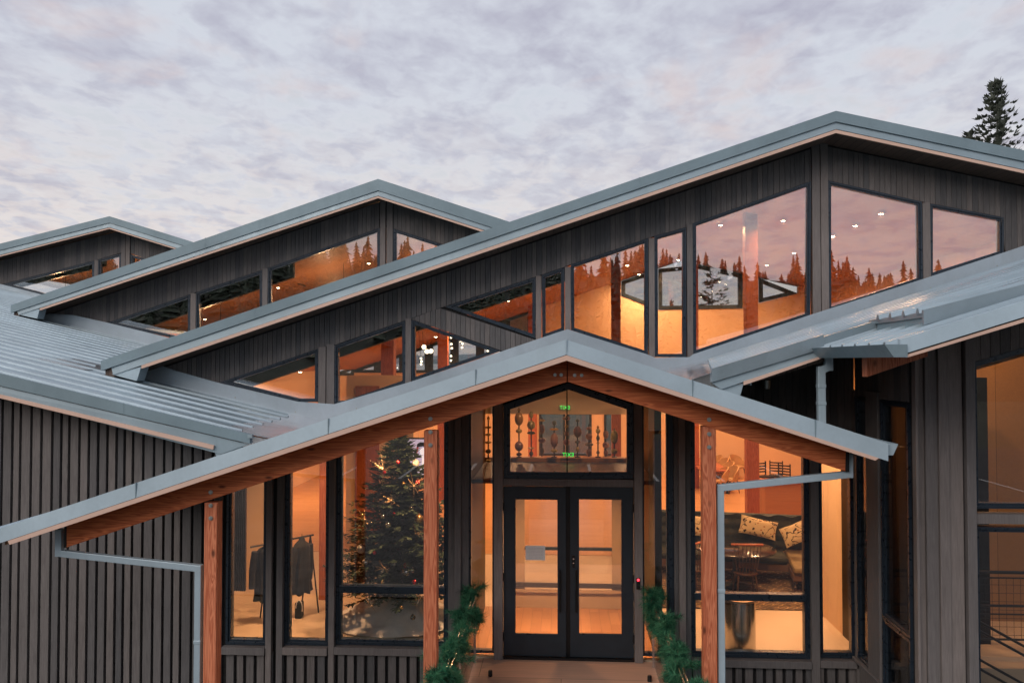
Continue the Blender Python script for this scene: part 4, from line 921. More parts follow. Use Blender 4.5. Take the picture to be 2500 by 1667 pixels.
# far ridge behind the lodge
def ridge(name, Y, amp, base, seed, colr, n=120, depth=500):
    v, f = [], []
    for i in range(n + 1):
        x = -1800 + 3600 * i / n; hgt = base + amp * (mnoise.noise(Vector((x * .0022, seed, 0))) + .5 * mnoise.noise(Vector((x * .008, seed, 3))) + .22 * mnoise.noise(Vector((x * .03, seed, 5))))
        v += [(x, Y - depth * .4, ground_z - .5), (x, Y, max(1, hgt)), (x, Y + depth, ground_z - .5)]
    for i in range(n):
        for k in range(2): f.append((i * 3 + k, i * 3 + 3 + k, i * 3 + 4 + k, i * 3 + 1 + k))
    o = mo(name, v, f, simple(name + '_cover', colr, .95, var=.2, vscale=.02), smooth=False); tag(o, kind='structure'); return o
ridge('hills', 1500, 6, 7, 2.2, (.16, .20, .21)); ridge('far_hills', 2600, 16, 22, 7.4, (.24, .30, .33))
wm_, wt_, wb_, wo_ = newmat('calm_water'); wb_.inputs['Base Color'].default_value = (.05, .07, .08, 1); wb_.inputs['Roughness'].default_value = .12; wk_ = NB(wt_); wk_.l(wk_.bump(wk_.noise(wk_.pos(), .6, 3), .15, .05), wb_.inputs['Normal'])
lk = sheet('lake', [(-2500, 130, ground_z + .06), (2500, 130, ground_z + .06), (2500, 1380, ground_z + .06), (-2500, 1380, ground_z + .06)], wm_, .05); tag(lk, kind='structure')
v, f = [], []
for i in range(161):
    x = -400 + 5 * i; v += [(x, -78, ground_z - .1), (x, -105, ground_z + hill_h(x) * .5), (x, -130, ground_z + hill_h(x)), (x, -230, ground_z + hill_h(x) * 1.02), (x, -420, ground_z)]
for i in range(160): f += [(i * 5 + k, i * 5 + 5 + k, i * 5 + 6 + k, i * 5 + 1 + k) for k in range(4)]
rh = mo('rear_hills', v, f, simple('forest_floor', (.034, .040, .028), .95, var=.12, vscale=.1), smooth=True); tag(rh, kind='structure')

# ------------------------------------------------------------------ handrails with pine garlands
M['needle_g'] = M['gneedle']
rnd = random.Random(5)
for X, lab, sgn in ((-1.22, 'left', -1), (1.285, 'right', 1)):
    o = empty('handrail', (X, 9.9, 0), 'steel handrail with a clear panel on the %s of the entrance landing' % lab, 'handrail', 'entrance handrails')
    b = MB()
    for dx in (-.022, .022): b.tube((X + dx, 11.3, .93), (X + dx, 7.6, .93), .014, n=10)
    b.build('rail', M['steel'], o, True)
    for y in (11.28, 9.6, 7.9):
        b = MB(); b.box(X - .02, X + .02, y - .02, y + .02, 0, .92); b.build('rail_post', M['steel'], o)
    box('panel', X - .006, X + .006, 7.92, 11.26, .06, .86, M['dglass'], o)
    g = MB(); N = 340; stem = []
    for i in range(N):
        t = i / N; y = 11.42 - t * 3.4; a = t * 6.283 * 3.2 + (0 if sgn > 0 else 2.); rr = .055 + .04 * math.sin(t * 9)
        sag = .07 * math.sin(t * 21) - .03
        c = Vector((X + sgn * .01 + rr * math.cos(a), y, .93 + rr * math.sin(a) + sag)); stem.append(c)
        bulk = .045 + .05 * math.sin(t * 31 + 1) ** 2
        for w_ in range(3):                                   # short side twigs, each with a tuft of long needles
            tw = Vector((rnd.gauss(0, 1), rnd.gauss(0, .7) - .5, rnd.gauss(0, 1))).normalized(); tip = c + tw * bulk * rnd.uniform(.5, 1.6); mi = rnd.choice((0, 1, 1, 2))
            for k in range(24):
                d = (tw * .9 + Vector((rnd.gauss(0, .7), rnd.gauss(0, .7), rnd.gauss(0, .7)))).normalized(); q = c + (tip - c) * rnd.uniform(.2, 1); L = rnd.uniform(.06, .125)
                s = d.cross(Vector((rnd.gauss(0, 1), rnd.gauss(0, 1), rnd.gauss(0, 1)))).normalized() * .0029
                g.add([q - s, q + s, q + d * L + Vector((0, 0, -.02))], [(0, 1, 2)], mi)
    for (dy, dz, sx) in ((11.35, .06, -.14 * sgn), (10.35, .0, .24 * sgn), (9.6, .02, -.18 * sgn), (8.9, -.05, -.26 * sgn if sgn < 0 else .22), (8.75, .02, .28 * sgn), (8.5, -.02, -.2)):      # loose ends sticking out
        for k in range(210):
            f = rnd.random(); q = Vector((X + sx * f, dy + rnd.gauss(0, .02), .95 + dz + .05 * f + rnd.gauss(0, .012))); d = Vector((sx * 5 * rnd.random() + rnd.gauss(0, .6), rnd.gauss(0, .6), rnd.gauss(0, .6))).normalized(); s = d.cross(Vector((rnd.gauss(0, 1), rnd.gauss(0, 1), 1))).normalized() * .0029
            g.add([q - s, q + s, q + d * rnd.uniform(.07, .14)], [(0, 1, 2)], rnd.choice((0, 1, 2)))
    for p_, q_ in zip(stem[::6], stem[6::6]): g.tube(p_, q_, .008, n=5, m=3)
    go = g.build('pine_garland', [M['gneedle'], leafmat('pale_garland_needles', (.05, .19, .10), (.11, .31, .16)), leafmat('dark_garland_needles', (.006, .04, .022), (.015, .085, .045)), M['bark']]); tag(go, 'bushy green pine garland wound along the %s handrail' % lab, 'garland', 'pine garlands on the handrails')
for u, v, lab in ((1197, 1649, 'left'), (1586, 1662, 'right')):
    p = PZ(u, v, 0); b = MB(); b.lathe([(.030, 0), (.030, .06), (.026, .075), (.0, .078)], (p.x, p.y, 0), 14); o = b.build('floor_peg', M['black'], None, True); tag(o, 'short black peg standing on the %s side of the landing' % lab, 'peg', 'black pegs on the landing')

# ------------------------------------------------------------------ small things at the entrance
p0, p1 = P(1283, 1331, YF), P(1331, 1367, YF)
m, t, b, o_ = newmat('printed_notice'); k = NB(t); tcn = k.n('ShaderNodeTexCoord'); sp_ = k.sep(tcn.outputs['Generated'])
ln = k.math('GREATER_THAN', k.math('SINE', k.math('MULTIPLY', sp_.outputs[2], 62.)), .35); wd = k.noise(k.pos((90, 1, 26)), 1., 1); inb = k.math('MULTIPLY', k.math('GREATER_THAN', sp_.outputs[0], .10), k.math('LESS_THAN', sp_.outputs[0], .90))
inb = k.math('MULTIPLY', inb, k.math('MULTIPLY', k.math('GREATER_THAN', sp_.outputs[2], .1), k.math('LESS_THAN', sp_.outputs[2], .86)))
k.l(k.mix(k.math('MULTIPLY', k.math('MULTIPLY', ln, inb), k.rng(wd, .4, .5, .2, .5)), (.80, .79, .77), (.45, .44, .46)), b.inputs['Base Color']); b.inputs['Roughness'].default_value = .7
o = box('paper_notice', p0.x, p1.x, YF - .0035, YF + .0105, p1.z, p0.z, m); tag(o, 'white paper notice taped inside the glass of the left entrance door', 'notice')
p = P(1558, 1422, YF - .09); o = empty('card_reader', (p.x, p.y, p.z - .1), 'small black card reader with a red light beside the right door', 'card reader')
box('housing', p.x - .028, p.x + .028, p.y - .02, p.y, p.z - .09, p.z + .07, M['black'], o, .006)
b = MB(); b.sphere((p.x, p.y - .022, p.z + .045), .017, 10, 6, (1, .6, 1)); b.build('indicator', emit('red_indicator', (1, .03, .05), 5.), o, True)
p = P(1871, 934, YF - .12); o = empty('wall_lamp', (p.x, p.y, p.z - .06), 'small grey cylinder lamp under the right roof edge', 'wall lamp')
b = MB(); b.lathe([(.0, -.09), (.045, -.085), (.055, -.03), (.055, .03)], (p.x, p.y, p.z), 14); b.build('housing', M['bolt'], o, True); box('bracket', p.x - .03, p.x + .03, p.y, YF - .01, p.z, p.z + .04, M['black'], o)
M['exit'] = emit('green_exit_letters', (.05, 1., .12), 1.1)
M['exitplate'] = M['dglass']
def text_mesh(name, s, size, mat, loc, parent=None, mirror=False):
    c = bpy.data.curves.new(name, 'FONT'); c.body = s; c.size = size; c.extrude = .003; c.align_x = 'CENTER'; c.align_y = 'CENTER'
    t = bpy.data.objects.new(name, c); col.objects.link(t); bpy.context.view_layer.update()
    me = bpy.data.meshes.new_from_object(t); bpy.data.objects.remove(t)
    vs_ = [Vector(((-v.co.x if mirror else v.co.x), -v.co.z, v.co.y)) + Vector(loc) for v in me.vertices]; fs = [tuple(pp.vertices) for pp in me.polygons]
    return mo(name, vs_, fs, mat, parent)
for u, v, Y, s, lab in ((1379, 995, YM + .05, .088, 'upper green EXIT sign, lettering seen from behind, above the doors'), (1387, 1110, VY - .14, .098, 'lower green EXIT sign, lettering seen from behind, under the glass sculptures')):
    p = P(u, v, Y); o = empty('exit_sign', (p.x, p.y, p.z - .1), lab, 'exit sign')
    text_mesh('lettering', 'EXIT', s, M['exit'], (p.x, p.y - .012, p.z), o, True); box('plate', p.x - s * 1.25, p.x + s * 1.25, p.y, p.y + .012, p.z - s * .55, p.z + s * .55, M['exitplate'], o)

# ------------------------------------------------------------------ blown-glass sculptures in the pointed window
def glassy(name, c, r=.18):
    m, t, b, o = newmat(name); k = NB(t); w = k.n('ShaderNodeTexWave', wave_type='BANDS', bands_direction='DIAGONAL'); k.l(k.pos((1, 1, 1)), w.inputs['Vector']); w.inputs['Scale'].default_value = 26; w.inputs['Distortion'].default_value = 2.
    k.l(k.mix(k.rng(w.outputs['Fac'], .3, .7), tuple(x * .6 for x in c), c), b.inputs['Base Color']); b.inputs['Roughness'].default_value = r; b.inputs['Coat Weight'].default_value = .6; b.inputs['Transmission Weight'].default_value = .25; return m
GM = [glassy('amber_glass', (.55, .26, .05)), glassy('straw_glass', (.55, .42, .16)), glassy('plum_glass', (.22, .11, .12)), glassy('smoke_glass', (.13, .13, .12)), glassy('rose_glass', (.42, .22, .20))]
def totem(u, vb, vt, Y, parts, lab, stem=.012):
    A, B = P(u, vb, Y), P(u, vt, Y); H = B.z - A.z; x = A.x; o = empty('glass_sculpture', (x, Y, A.z), lab, 'glass sculpture', 'glass sculptures over the vestibule')
    b = MB(); b.lathe([(.05, 0), (.05, .012), (stem, .02), (stem, H * .97), (.002, H)], (x, Y, A.z), 10); b.build('stem', M['black'], o, True)
    for f, rx, rz, gi in parts:
        b = MB(); n = 9; prof = []
        for i in range(n + 1):
            a = math.pi * i / n; prof.append((max(.004, rx * math.sin(a)), -rz * math.cos(a)))
        b.lathe(prof, (x, Y, A.z + H * f), 14); b.build('glass_bulb', GM[gi], o, True)
E_ = lambda f, rx, rz, g: (f, rx, rz, g)
zbv = 1116
for a in ((1267, zbv, 993, 13.6, [(.94, .027, .03, 0), (.76, .075, .115, 0), (.52, .055, .04, 1), (.22, .075, .085, 4), (.06, .05, .03, 2)], 'glass sculpture with a large amber egg near its top, far left'),
          (1297, zbv, 1004, 13.9, [(.92, .038, .065, 1), (.70, .075, .08, 1), (.53, .075, .03, 3), (.20, .06, .02, 1), (.08, .04, .04, 3)], 'straw coloured glass sculpture with a round ball and small egg on top'),
          (1323, zbv, 1018, 14.1, [(.92, .06, .022, 1), (.70, .05, .09, 2), (.42, .065, .05, 2), (.15, .04, .07, 3)], 'dark plum glass sculpture with a brimmed cap'),
          (1353, zbv, 1026, 13.5, [(.93, .036, .04, 3), (.76, .075, .022, 0), (.46, .065, .125, 4), (.18, .06, .03, 1)], 'glass sculpture of a long rose egg under a flat disc and ball'),
          (1383, zbv, 1013, 14., [(.92, .075, .03, 2), (.74, .03, .04, 1), (.56, .035, .05, 2), (.36, .06, .06, 2)], 'plum glass sculpture behind the centre bar'),
          (1410, zbv, 1022, 13.6, [(.95, .035, .022, 3), (.66, .07, .10, 2), (.40, .05, .03, 3), (.2, .03, .05, 1)], 'glass sculpture with a plum egg and a small dark diamond on top'),
          (1438, zbv, 1034, 14., [(.86, .05, .03, 4), (.62, .06, .06, 4), (.38, .08, .03, 3), (.15, .05, .06, 2)], 'rose and smoke glass sculpture right of centre'),
          (1460, zbv, 1038, 13.5, [(.94, .02, .022, 0), (.82, .04, .042, 1), (.60, .03, .05, 3), (.45, .03, .012, 1), (.15, .03, .03, 3)], 'slender straw glass sculpture with small rings'),
          (1479, zbv, 1042, 14.1, [(.75, .045, .08, 4), (.4, .06, .06, 4), (.15, .04, .05, 2)], 'pale rose glass sculpture second from the right'),
          (1500, zbv, 1045, 13.6, [(.70, .065, .12, 1), (.2, .055, .05, 1)], 'fat straw coloured glass egg sculpture, far right'),
          (1192, 1160, 1014, 13.7, [(.95, .025, .03, 0), (.80, .06, .02, 0), (.68, .055, .02, 1), (.55, .06, .022, 1), (.40, .05, .04, 3), (.25, .055, .02, 1), (.12, .04, .03, 3)], 'stacked disc glass sculpture in the left sidelight')):
    totem(*a)
# ------------------------------------------------------------------ partition and stair in the right wing
box('partition', 4.37, 4.45, 12.76, 13.75, 0, 3.3, M['cream'], lodge); box('partition', 4.36, 4.46, YF + .15, 12.755, 0, 3.3, M['vest'], lodge)
M['brownwall'] = planks('brown_wall_panels', (.46, .24, .09), (.38, .19, .07), .55, 'y', .5, .3, .004)
box('partition', 4.46, 9.5, 13.6, 13.75, -.3, 4.6, M['brownwall'], lodge); box('partition', 5.75, 6.4, 12.4, 12.6, -.3, 4.0, M['black'], lodge)
rl = empty('stair_railing', (5.4, 12., 0), 'black steel railing with wire mesh beside the stair in the right wing', 'railing')
b = MB()
xs0, xs1 = 4.62, 6.9
for z, r in ((1.20, .025), (1.12, .012), (.72, .02), (.60, .012), (.24, .016)): b.tube((xs0, 12., z), (xs1, 12., z), r, n=8)
b.build('rail', M['black'], rl, True)
for x in (5.02, 6.0, 6.85):
    b = MB(); b.box(x - .025, x + .025, 11.97, 12.03, .0, 1.2); b.build('rail_post', M['black'], rl)
b = MB()
for i in range(22): x = xs0 + .1 * i; b.tube((x, 12., .24), (x, 12., 1.12), .003, n=4)
for i in range(7): b.tube((xs0, 12., .3 + .12 * i), (xs1, 12., .3 + .12 * i), .003, n=4)
b.build('wire_mesh', M['black'], rl)
b = MB()
for dz in (0, -.12, -.5, -.62): b.tube((4.6, 11.0, .93 + dz), (5.35, 11.0, .90 + dz), .018, n=8); b.tube((5.35, 11.0, .90 + dz), (6.9, 11.0, .05 + dz), .018, n=8)
b.build('stair_rail', M['black'], rl, True)
box('landing_edge', 4.5, 7., 11.8, 12.3, -.12, .06, M['cream'], lodge)

# ------------------------------------------------------------------ screen, pendants
Yt = 17.85; p0, p1 = P(984, 1068, Yt), P(1072, 1165, Yt)
o = empty('display_screen', ((p0.x + p1.x) / 2, Yt, p1.z), 'lit screen with a bird emblem on the wall behind the christmas tree', 'screen')
box('bezel', p0.x, p1.x, Yt, Yt + .06, p1.z, p0.z, M['black'], o)
box('screen', p0.x + .035, p1.x - .035, Yt - .006, Yt - .001, p1.z + .035, p0.z - .035, emit('lavender_screen', (.50, .46, .62), .75), o)
q0, q1 = P(1016, 1078, Yt), P(1060, 1150, Yt)
hd = MB(); v, f = prismv([(P(u, vv, Yt).x, P(u, vv, Yt).z) for u, vv in ((1017, 1092), (1019, 1083), (1026, 1079), (1042, 1080), (1050, 1086), (1046, 1092), (1032, 1089), (1022, 1091))], Yt - .012, Yt - .008); hd.add(v, f, 0)
v, f = prismv([(P(u, vv, Yt).x, P(u, vv, Yt).z) for u, vv in ((1017, 1092), (1022, 1091), (1020, 1103), (1017, 1108))], Yt - .012, Yt - .008); hd.add(v, f, 1)
v, f = prismv([(P(u, vv, Yt).x, P(u, vv, Yt).z) for u, vv in ((1024, 1098), (1034, 1092), (1046, 1096), (1044, 1120), (1034, 1150), (1028, 1148), (1031, 1120))], Yt - .012, Yt - .008); hd.add(v, f, 2)
hd.build('emblem', [M['black'], emit('emblem_red', (.5, .03, .06), .8), emit('emblem_white', (.85, .85, .9), .9)], o)
text_mesh('lettering', 'TERRA', .085, emit('emblem_text', (.9, .9, .95), .9), (P(1014, 1113, Yt).x, Yt - .012, P(1014, 1113, Yt).z), o)
M['globe'] = emit('glowing_globe', (1, .86, .6), 5.)
for (pts, Y, lab) in (([(1035, 847), (1042, 858), (1052, 857)], 19., 'angled rod pendant with three glowing globes'), ([(1028, 875), (1029, 882), (1028, 889)], 19., 'short string of small glowing globes at the left'), ([(1101, 824), (1102, 840), (1103, 850), (1101, 869), (1101, 880)], 20., 'long string of small glowing globes by the columns'), ([(1127, 830), (1129, 839), (1128, 848)], 20., 'short string of small glowing globes right of the columns'), ([(1191, 856), (1204, 856), (1197, 848)], 19., 'cluster of glowing globes at the right tip of the window')):
    c = P(*pts[0], Y); o = empty('pendant_light', c, lab, 'pendant light', 'globe pendants in the hall'); w = MB()
    for i, (u, v) in enumerate(pts):
        q = P(u, v, Y); r = .055 if len(pts) == 3 and u < 1060 and v < 870 else .028
        g = MB(); g.sphere(q, r, 10, 7); g.build('globe', M['globe'], o, True); w.tube(q, (q.x + (.12 if i % 2 else -.1), Y, zc(q.x) if i == 0 else q.z + .25), .005, n=5)
    w.build('rod', M['black'], o)

# ------------------------------------------------------------------ christmas tree
TX, TY = P(972, 1400, 13.1).x, 13.1
ct = conifer('christmas_tree', (TX, TY, .12), P(977, 1064, 13.1).z - .12, 1.10, 'tall decorated christmas tree standing inside the front window', 31, 40, 17, .04, .15, .17, .10, 'xneedle', None, .05, .12)
sk = MB(); n = 40; m_ = 7; rr_ = random.Random(2)
vv = []
for j in range(m_ + 1):
    for i in range(n):
        a = 6.283 * i / n; r = 1.02 * (j / m_) ** .8 + .06; z = .36 * (1 - j / m_) ** 1.3 + .035 + .11 * mnoise.noise(Vector((math.cos(a) * 3.2 * r, math.sin(a) * 3.2 * r, 1.7))) * (1 if j < m_ else .3)
        vv.append((TX + r * math.cos(a), TY + r * .92 * math.sin(a), max(.01, z)))
sk.add(vv, [(j * n + i, j * n + (i + 1) % n, (j + 1) * n + (i + 1) % n, (j + 1) * n + i) for j in range(m_) for i in range(n)])
s_ = sk.build('tree_skirt', simple('white_fleece', (.86, .83, .78), .95, var=.12, vscale=5, bump=.5, bscale=50), None, True); tag(s_, 'crumpled white cloth around the foot of the christmas tree', 'cloth')
M['silver'] = simple('silver_ball', (.75, .72, .66), .12, 1., .05); M['redball'] = simple('red_ball', (.62, .02, .03), .15, .5, .05); M['pearl'] = simple('pearl_ball', (.72, .69, .60), .35, .0, .05); M['goldball'] = simple('gold_ball', (.70, .46, .16), .2, .9, .05); M['darkball'] = simple('smoke_ball', (.10, .10, .09), .08, .8, .05); M['gilt'] = simple('gilt_spike', (.85, .62, .36), .25, .8)
def surf(u, v, off=.02):
    H = P(977, 1064, 13.1).z; 
    for Y in [12.0 + .02 * i for i in range(60)]:
        p = P(u, v, Y); t = (p.z - .3) / (H - .3); r = 1.02 * max(0., 1 - t) ** .85 + .03
        if (p.x - TX) ** 2 + (p.y - TY) ** 2 <= (r + off) ** 2: return p
    return P(u, v, 12.95)
for u, v, r, mt, lab in ((1015, 1131, .062, 'pearl', 'large pearl ball high on the right of the tree'), (881, 1340, .065, 'pearl', 'large pearl ball at the left edge of the tree'), (893, 1372, .062, 'silver', 'openwork silver ball low on the left of the tree'), (992, 1395, .07, 'silver', 'openwork silver ball low on the right of the tree'), (1006, 1392, .035, 'silver', 'small silver ball touching the openwork ball on the right'), (989, 1380, .035, 'redball', 'red ball above the silver ball low on the right'),
                      (915, 1349, .03, 'redball', 'small red ball right of the pearl ball on the left'), (1023, 1266, .075, 'goldball', 'large gold ball beside the post'), (948, 1281, .05, 'silver', 'silver ball halfway up the tree'), (962, 1255, .028, 'redball', 'small red ball halfway up the tree'), (1004, 1241, .04, 'darkball', 'smoky ball halfway up beside the post'), (906, 1277, .04, 'darkball', 'smoky ball on the left halfway up'), (935, 1260, .035, 'silver', 'small silver ball left of the red ball halfway up'),
                      (1020, 1178, .04, 'redball', 'dark red ball high beside the post'), (972, 1128, .03, 'redball', 'red ball near the lit tip'), (938, 1153, .03, 'redball', 'red ball behind the upper gilt star'), (962, 1377, .025, 'pearl', 'small pearl ball in the dark middle of the tree'), (936, 1421, .035, 'goldball', 'gold ball just above the window bar'), (899, 1423, .03, 'silver', 'small silver ball at the left above the window bar'), (1012, 1420, .035, 'redball', 'red ball at the right above the window bar'),
                      (900, 1463, .03, 'silver', 'small silver ball just below the window bar'), (916, 1467, .028, 'darkball', 'small smoky ball just below the window bar'), (1008, 1506, .042, 'darkball', 'smoky ball hanging lowest on the tree'), (980, 1482, .03, 'goldball', 'gold ball low in the middle of the tree'), (847, 1388, .035, 'darkball', 'smoky ball at the far left tip of a branch'), (885, 1258, .03, 'goldball', 'small gold ball at the left edge by the gilt star'), (985, 1180, .03, 'goldball', 'small gold ball in the upper tree')):
    p = surf(u, v, .14); b = MB(); b.sphere(p, r, 14, 10); b.tube(p + Vector((0, 0, r * .95)), p + Vector((0, 0, r * 1.25)), r * .18, n=8); o = b.build('bauble', M[mt], None, True); tag(o, lab, 'bauble', 'baubles on the christmas tree')
rnd = random.Random(9)
for u, v, R, lab in ((936, 1145, .30, 'gilt star burst glowing high on the left of the tree'), (1010, 1186, .24, 'gilt star burst high beside the post'), (956, 1222, .20, 'gilt star burst above the middle of the tree'), (890, 1268, .28, 'gilt star burst at the left edge of the tree'), (1015, 1302, .22, 'gilt star burst beside the post halfway down'), (938, 1385, .20, 'gilt star burst in the dark middle of the tree'), (907, 1478, .20, 'gilt star burst low on the left'), (1026, 1457, .18, 'gilt star burst under the window bar beside the post'), (850, 1412, .16, 'gilt star burst at the lower left edge')):
    p = surf(u, v, .18); b = MB()
    for k in range(13):
        d = Vector((rnd.gauss(0, 1), rnd.gauss(0, .5), rnd.gauss(0, 1))).normalized(); b.tube(p, p + d * R * rnd.uniform(.5, 1), .006, .001, 5)
    b.sphere(p, .018, 8, 6); o = b.build('star_ornament', M['gilt']); tag(o, lab, 'ornament', 'star ornaments on the christmas tree')

# ------------------------------------------------------------------ coat rack, coats, bag
M['coat'] = simple('black_quilted_cloth', (.009, .008, .008), .85, var=.3, vscale=9, bump=.6, bscale=70); M['coat2'] = simple('charcoal_wool', (.007, .007, .008), .95, var=.3, vscale=14, bump=.4, bscale=160)
ra_, rb_ = P(612, 1335, 12.6), P(765, 1306, 13.55); rb_.z = ra_.z
o = empty('coat_rack', ((ra_.x + rb_.x) / 2, 13, 0), 'black metal coat rack inside the left front windows', 'coat rack')
b = MB(); b.tube(ra_, rb_, .016, n=8); b.build('bar', M['black'], o, True)
for e in (ra_ + (rb_ - ra_) * .28, rb_ - (rb_ - ra_) * .05):
    b = MB()
    for s in (-1, 1): b.tube((e.x + s * .2, e.y - s * .16, 0), (e.x, e.y, e.z), .014, n=6)
    b.build('leg', M['black'], o, True)
def coat(c, w, dpt, H, rz, mat, lab, seed):
    rnd = random.Random(seed); n, m_ = 36, 18; v = []; prof = [(0, .10), (.05, .16), (.10, .62), (.16, .86), (.3, .84), (.5, .88), (.75, .98), (1, 1.08)]
    def pr(t):
        for (a, x), (b_, y) in zip(prof, prof[1:]):
            if t <= b_: return x + (y - x) * (t - a) / (b_ - a)
        return prof[-1][1]
    for j in range(m_ + 1):
        t = j / m_; k = pr(t); zz_ = c.z - H * t
        for i in range(n):
            a = 6.283 * i / n; fold = 1 + .13 * t * math.sin(a * 7 + seed + 1.5 * math.sin(t * 3)) + .05 * math.sin(a * 11 + t * 5)
            x = w * .5 * k * fold * math.cos(a); y = dpt * .5 * (.5 + .6 * min(1, k)) * fold * math.sin(a); q = Vector((x * math.cos(rz) - y * math.sin(rz), x * math.sin(rz) + y * math.cos(rz), 0)); v.append((c.x + q.x, c.y + q.y, zz_ + (.02 * math.sin(a * 5 + seed) if j == m_ else 0)))
    mb = MB(); mb.add(v, [(j * n + i, j * n + (i + 1) % n, (j + 1) * n + (i + 1) % n, (j + 1) * n + i) for j in range(m_) for i in range(n)] + [tuple(range(n)), tuple(range(m_ * n, m_ * n + n))])
    o = empty('coat', (c.x, c.y, c.z - H), lab, 'coat', 'coats on the rack'); mb.build('body', mat, o, True)
    for s in (-1, 1):
        sl = MB(); X = Vector((math.cos(rz), math.sin(rz), 0)) * (w * .43 * s); p0 = Vector((c.x, c.y, c.z - H * .15)) + X; p1 = p0 + X * .28 + Vector((0, -.03, -H * .35)); p2 = p1 + Vector((0, -.03, -H * .28)); sl.tube(p0, p1, .075, .062, 10); sl.tube(p1, p2, .062, .05, 10); sl.build('sleeve', mat, o, True)
    h = MB(); h.tube((c.x, c.y, c.z - .02), (c.x, c.y, c.z + .06), .005, n=6); h.build('hanger_hook', M['black'], o)
c = P(650, 1320, 12.85); c.z = ra_.z + .02; coat(c, .36, .22, .93, .3, M['coat'], 'black quilted coat hanging at the near end of the rack', 1)
c = P(737, 1320, 13.25); c.z = ra_.z + .02; coat(c, .34, .24, .92, 1.0, M['coat2'], 'charcoal coat hanging at the far end of the rack', 4)
p = PZ(728, 1508, 0); o = empty('tote_bag', p, 'dark bag with a pale curved strap on the floor by the rack', 'bag')
box('body', p.x - .05, p.x + .06, p.y - .04, p.y + .12, 0, .26, M['coat2'], o, .02); b = MB()
for i in range(10):
    a0, a1 = -.3 + .34 * i, -.3 + .34 * (i + 1); b.tube((p.x + .03 + .055 * math.cos(a0), p.y - .05, .17 + .14 * math.sin(a0)), (p.x + .03 + .055 * math.cos(a1), p.y - .05, .17 + .14 * math.sin(a1)), .007, n=6)
b.build('strap', M['white'], o, True)
# dark slatted screen at the far left pane
p = P(590, 1400, 13.2); o = empty('slatted_screen', (p.x - .2, 13.2, 0), 'dark slatted screen at the left end of the coat area', 'screen panel')
x = P(552, 1400, 13.2).x; x1_ = P(598, 1400, 13.2).x
while x < x1_: box('slat', x, x + .022, 13.2, 13.24, .38, 2.9, M['black'], o); x += .034
box('backing', P(552, 1400, 13.2).x, x1_, 13.242, 13.26, .38, 2.9, M['black'], o)

# ------------------------------------------------------------------ lounge
def lathe_leg(mb, c, h, r): mb.lathe([(r * .5, 0), (r * .7, h * .12), (r * .45, h * .22), (r, h * .4), (r * .55, h * .55), (r * 1.1, h * .75), (r * .8, h * .95), (r * 1.15, h)], c, 12)
m, t, bs, o_ = newmat('woven_rug'); k = NB(t)
br_ = k.n('ShaderNodeTexBrick'); mpn = k.n('ShaderNodeMapping'); k.l(k.n('ShaderNodeNewGeometry').outputs['Position'], mpn.inputs[0]); mpn.inputs['Rotation'].default_value = (0, 0, R_(38)); k.l(mpn.outputs[0], br_.inputs['Vector'])
br_.inputs['Scale'].default_value = 1; br_.inputs['Brick Width'].default_value = .26; br_.inputs['Row Height'].default_value = .085; br_.inputs['Mortar Size'].default_value = .011; br_.inputs['Color1'].default_value = (.05, .032, .022, 1); br_.inputs['Color2'].default_value = (.085, .045, .028, 1); br_.inputs['Mortar'].default_value = (.46, .30, .15, 1)
nz = k.noise(k.pos(), 3.5, 4, .6); k.l(k.mix(k.rng(nz, .42, .62), br_.outputs['Color'], (.06, .036, .025)), bs.inputs['Base Color']); bs.inputs['Roughness'].default_value = .95
o = box('rug', 1.55, 5.0, 13.95, 17.3, .007, .018, m); tag(o, 'dark woven rug with pale dashes under the lounge furniture', 'rug')
M['velvet'] = simple('dark_green_velvet', (.022, .026, .016), .7, var=.5, vscale=6, bump=.15, bscale=30); M['sofaside'] = simple('brown_sofa_side', (.13, .065, .032), .6, var=.15, vscale=4); M['darkwood'] = simple('dark_turned_wood', (.06, .028, .014), .35, var=.2, vscale=8)
M['seatgold'] = simple('olive_seat_cloth', (.20, .14, .055), .7, var=.2, vscale=7)
SX, SY, SA = 3.45, 16.35, R_(-9)
so = empty('sofa', (0, 0, 0), 'dark green tufted sofa with a brown chaise end on the rug', 'sofa')
def grid_back(L, H, nx, nz_, y0, th):
    v = []; 
    for j in range(nz_ + 1):
        for i in range(nx + 1):
            x = -L / 2 + L * i / nx; z = .42 + (H - .42) * j / nz_; cx_ = (x / .24 + (.5 if int((z - .42) / .2) % 2 else 0)); dx = abs(cx_ - round(cx_)); dz = abs(((z - .42) / .2) % 1 - .5)
            puff = .05 * math.exp(-((dx - .5) ** 2 + (dz) ** 2) * 6) - .03 * math.exp(-(dx ** 2 + (.5 - dz) ** 2) * 30); roll = -.05 * max(0, (j / nz_ - .8) / .2) ** 2
            v.append((x, y0 - puff + roll * 0 - .06 * (1 - j / nz_), z + (.02 * math.sin(i * .9) if j == nz_ else 0)))
    a = len(v); f = [(j * (nx + 1) + i, j * (nx + 1) + i + 1, (j + 1) * (nx + 1) + i + 1, (j + 1) * (nx + 1) + i) for j in range(nz_) for i in range(nx)]
    v += [(-L / 2, y0 + th, .42), (L / 2, y0 + th, .42), (L / 2, y0 + th, H), (-L / 2, y0 + th, H)]
    tl, tr = nz_ * (nx + 1), nz_ * (nx + 1) + nx
    f += [(a, a + 1, a + 2, a + 3), tuple([a + 3, a + 2] + [nz_ * (nx + 1) + i for i in range(nx, -1, -1)]), tuple([a] + [j * (nx + 1) for j in range(nz_ + 1)][::-1] + [])[:0] or (a, 0, tl, a + 3), (a + 1, a + 2, tr, nx)]
    return v, f
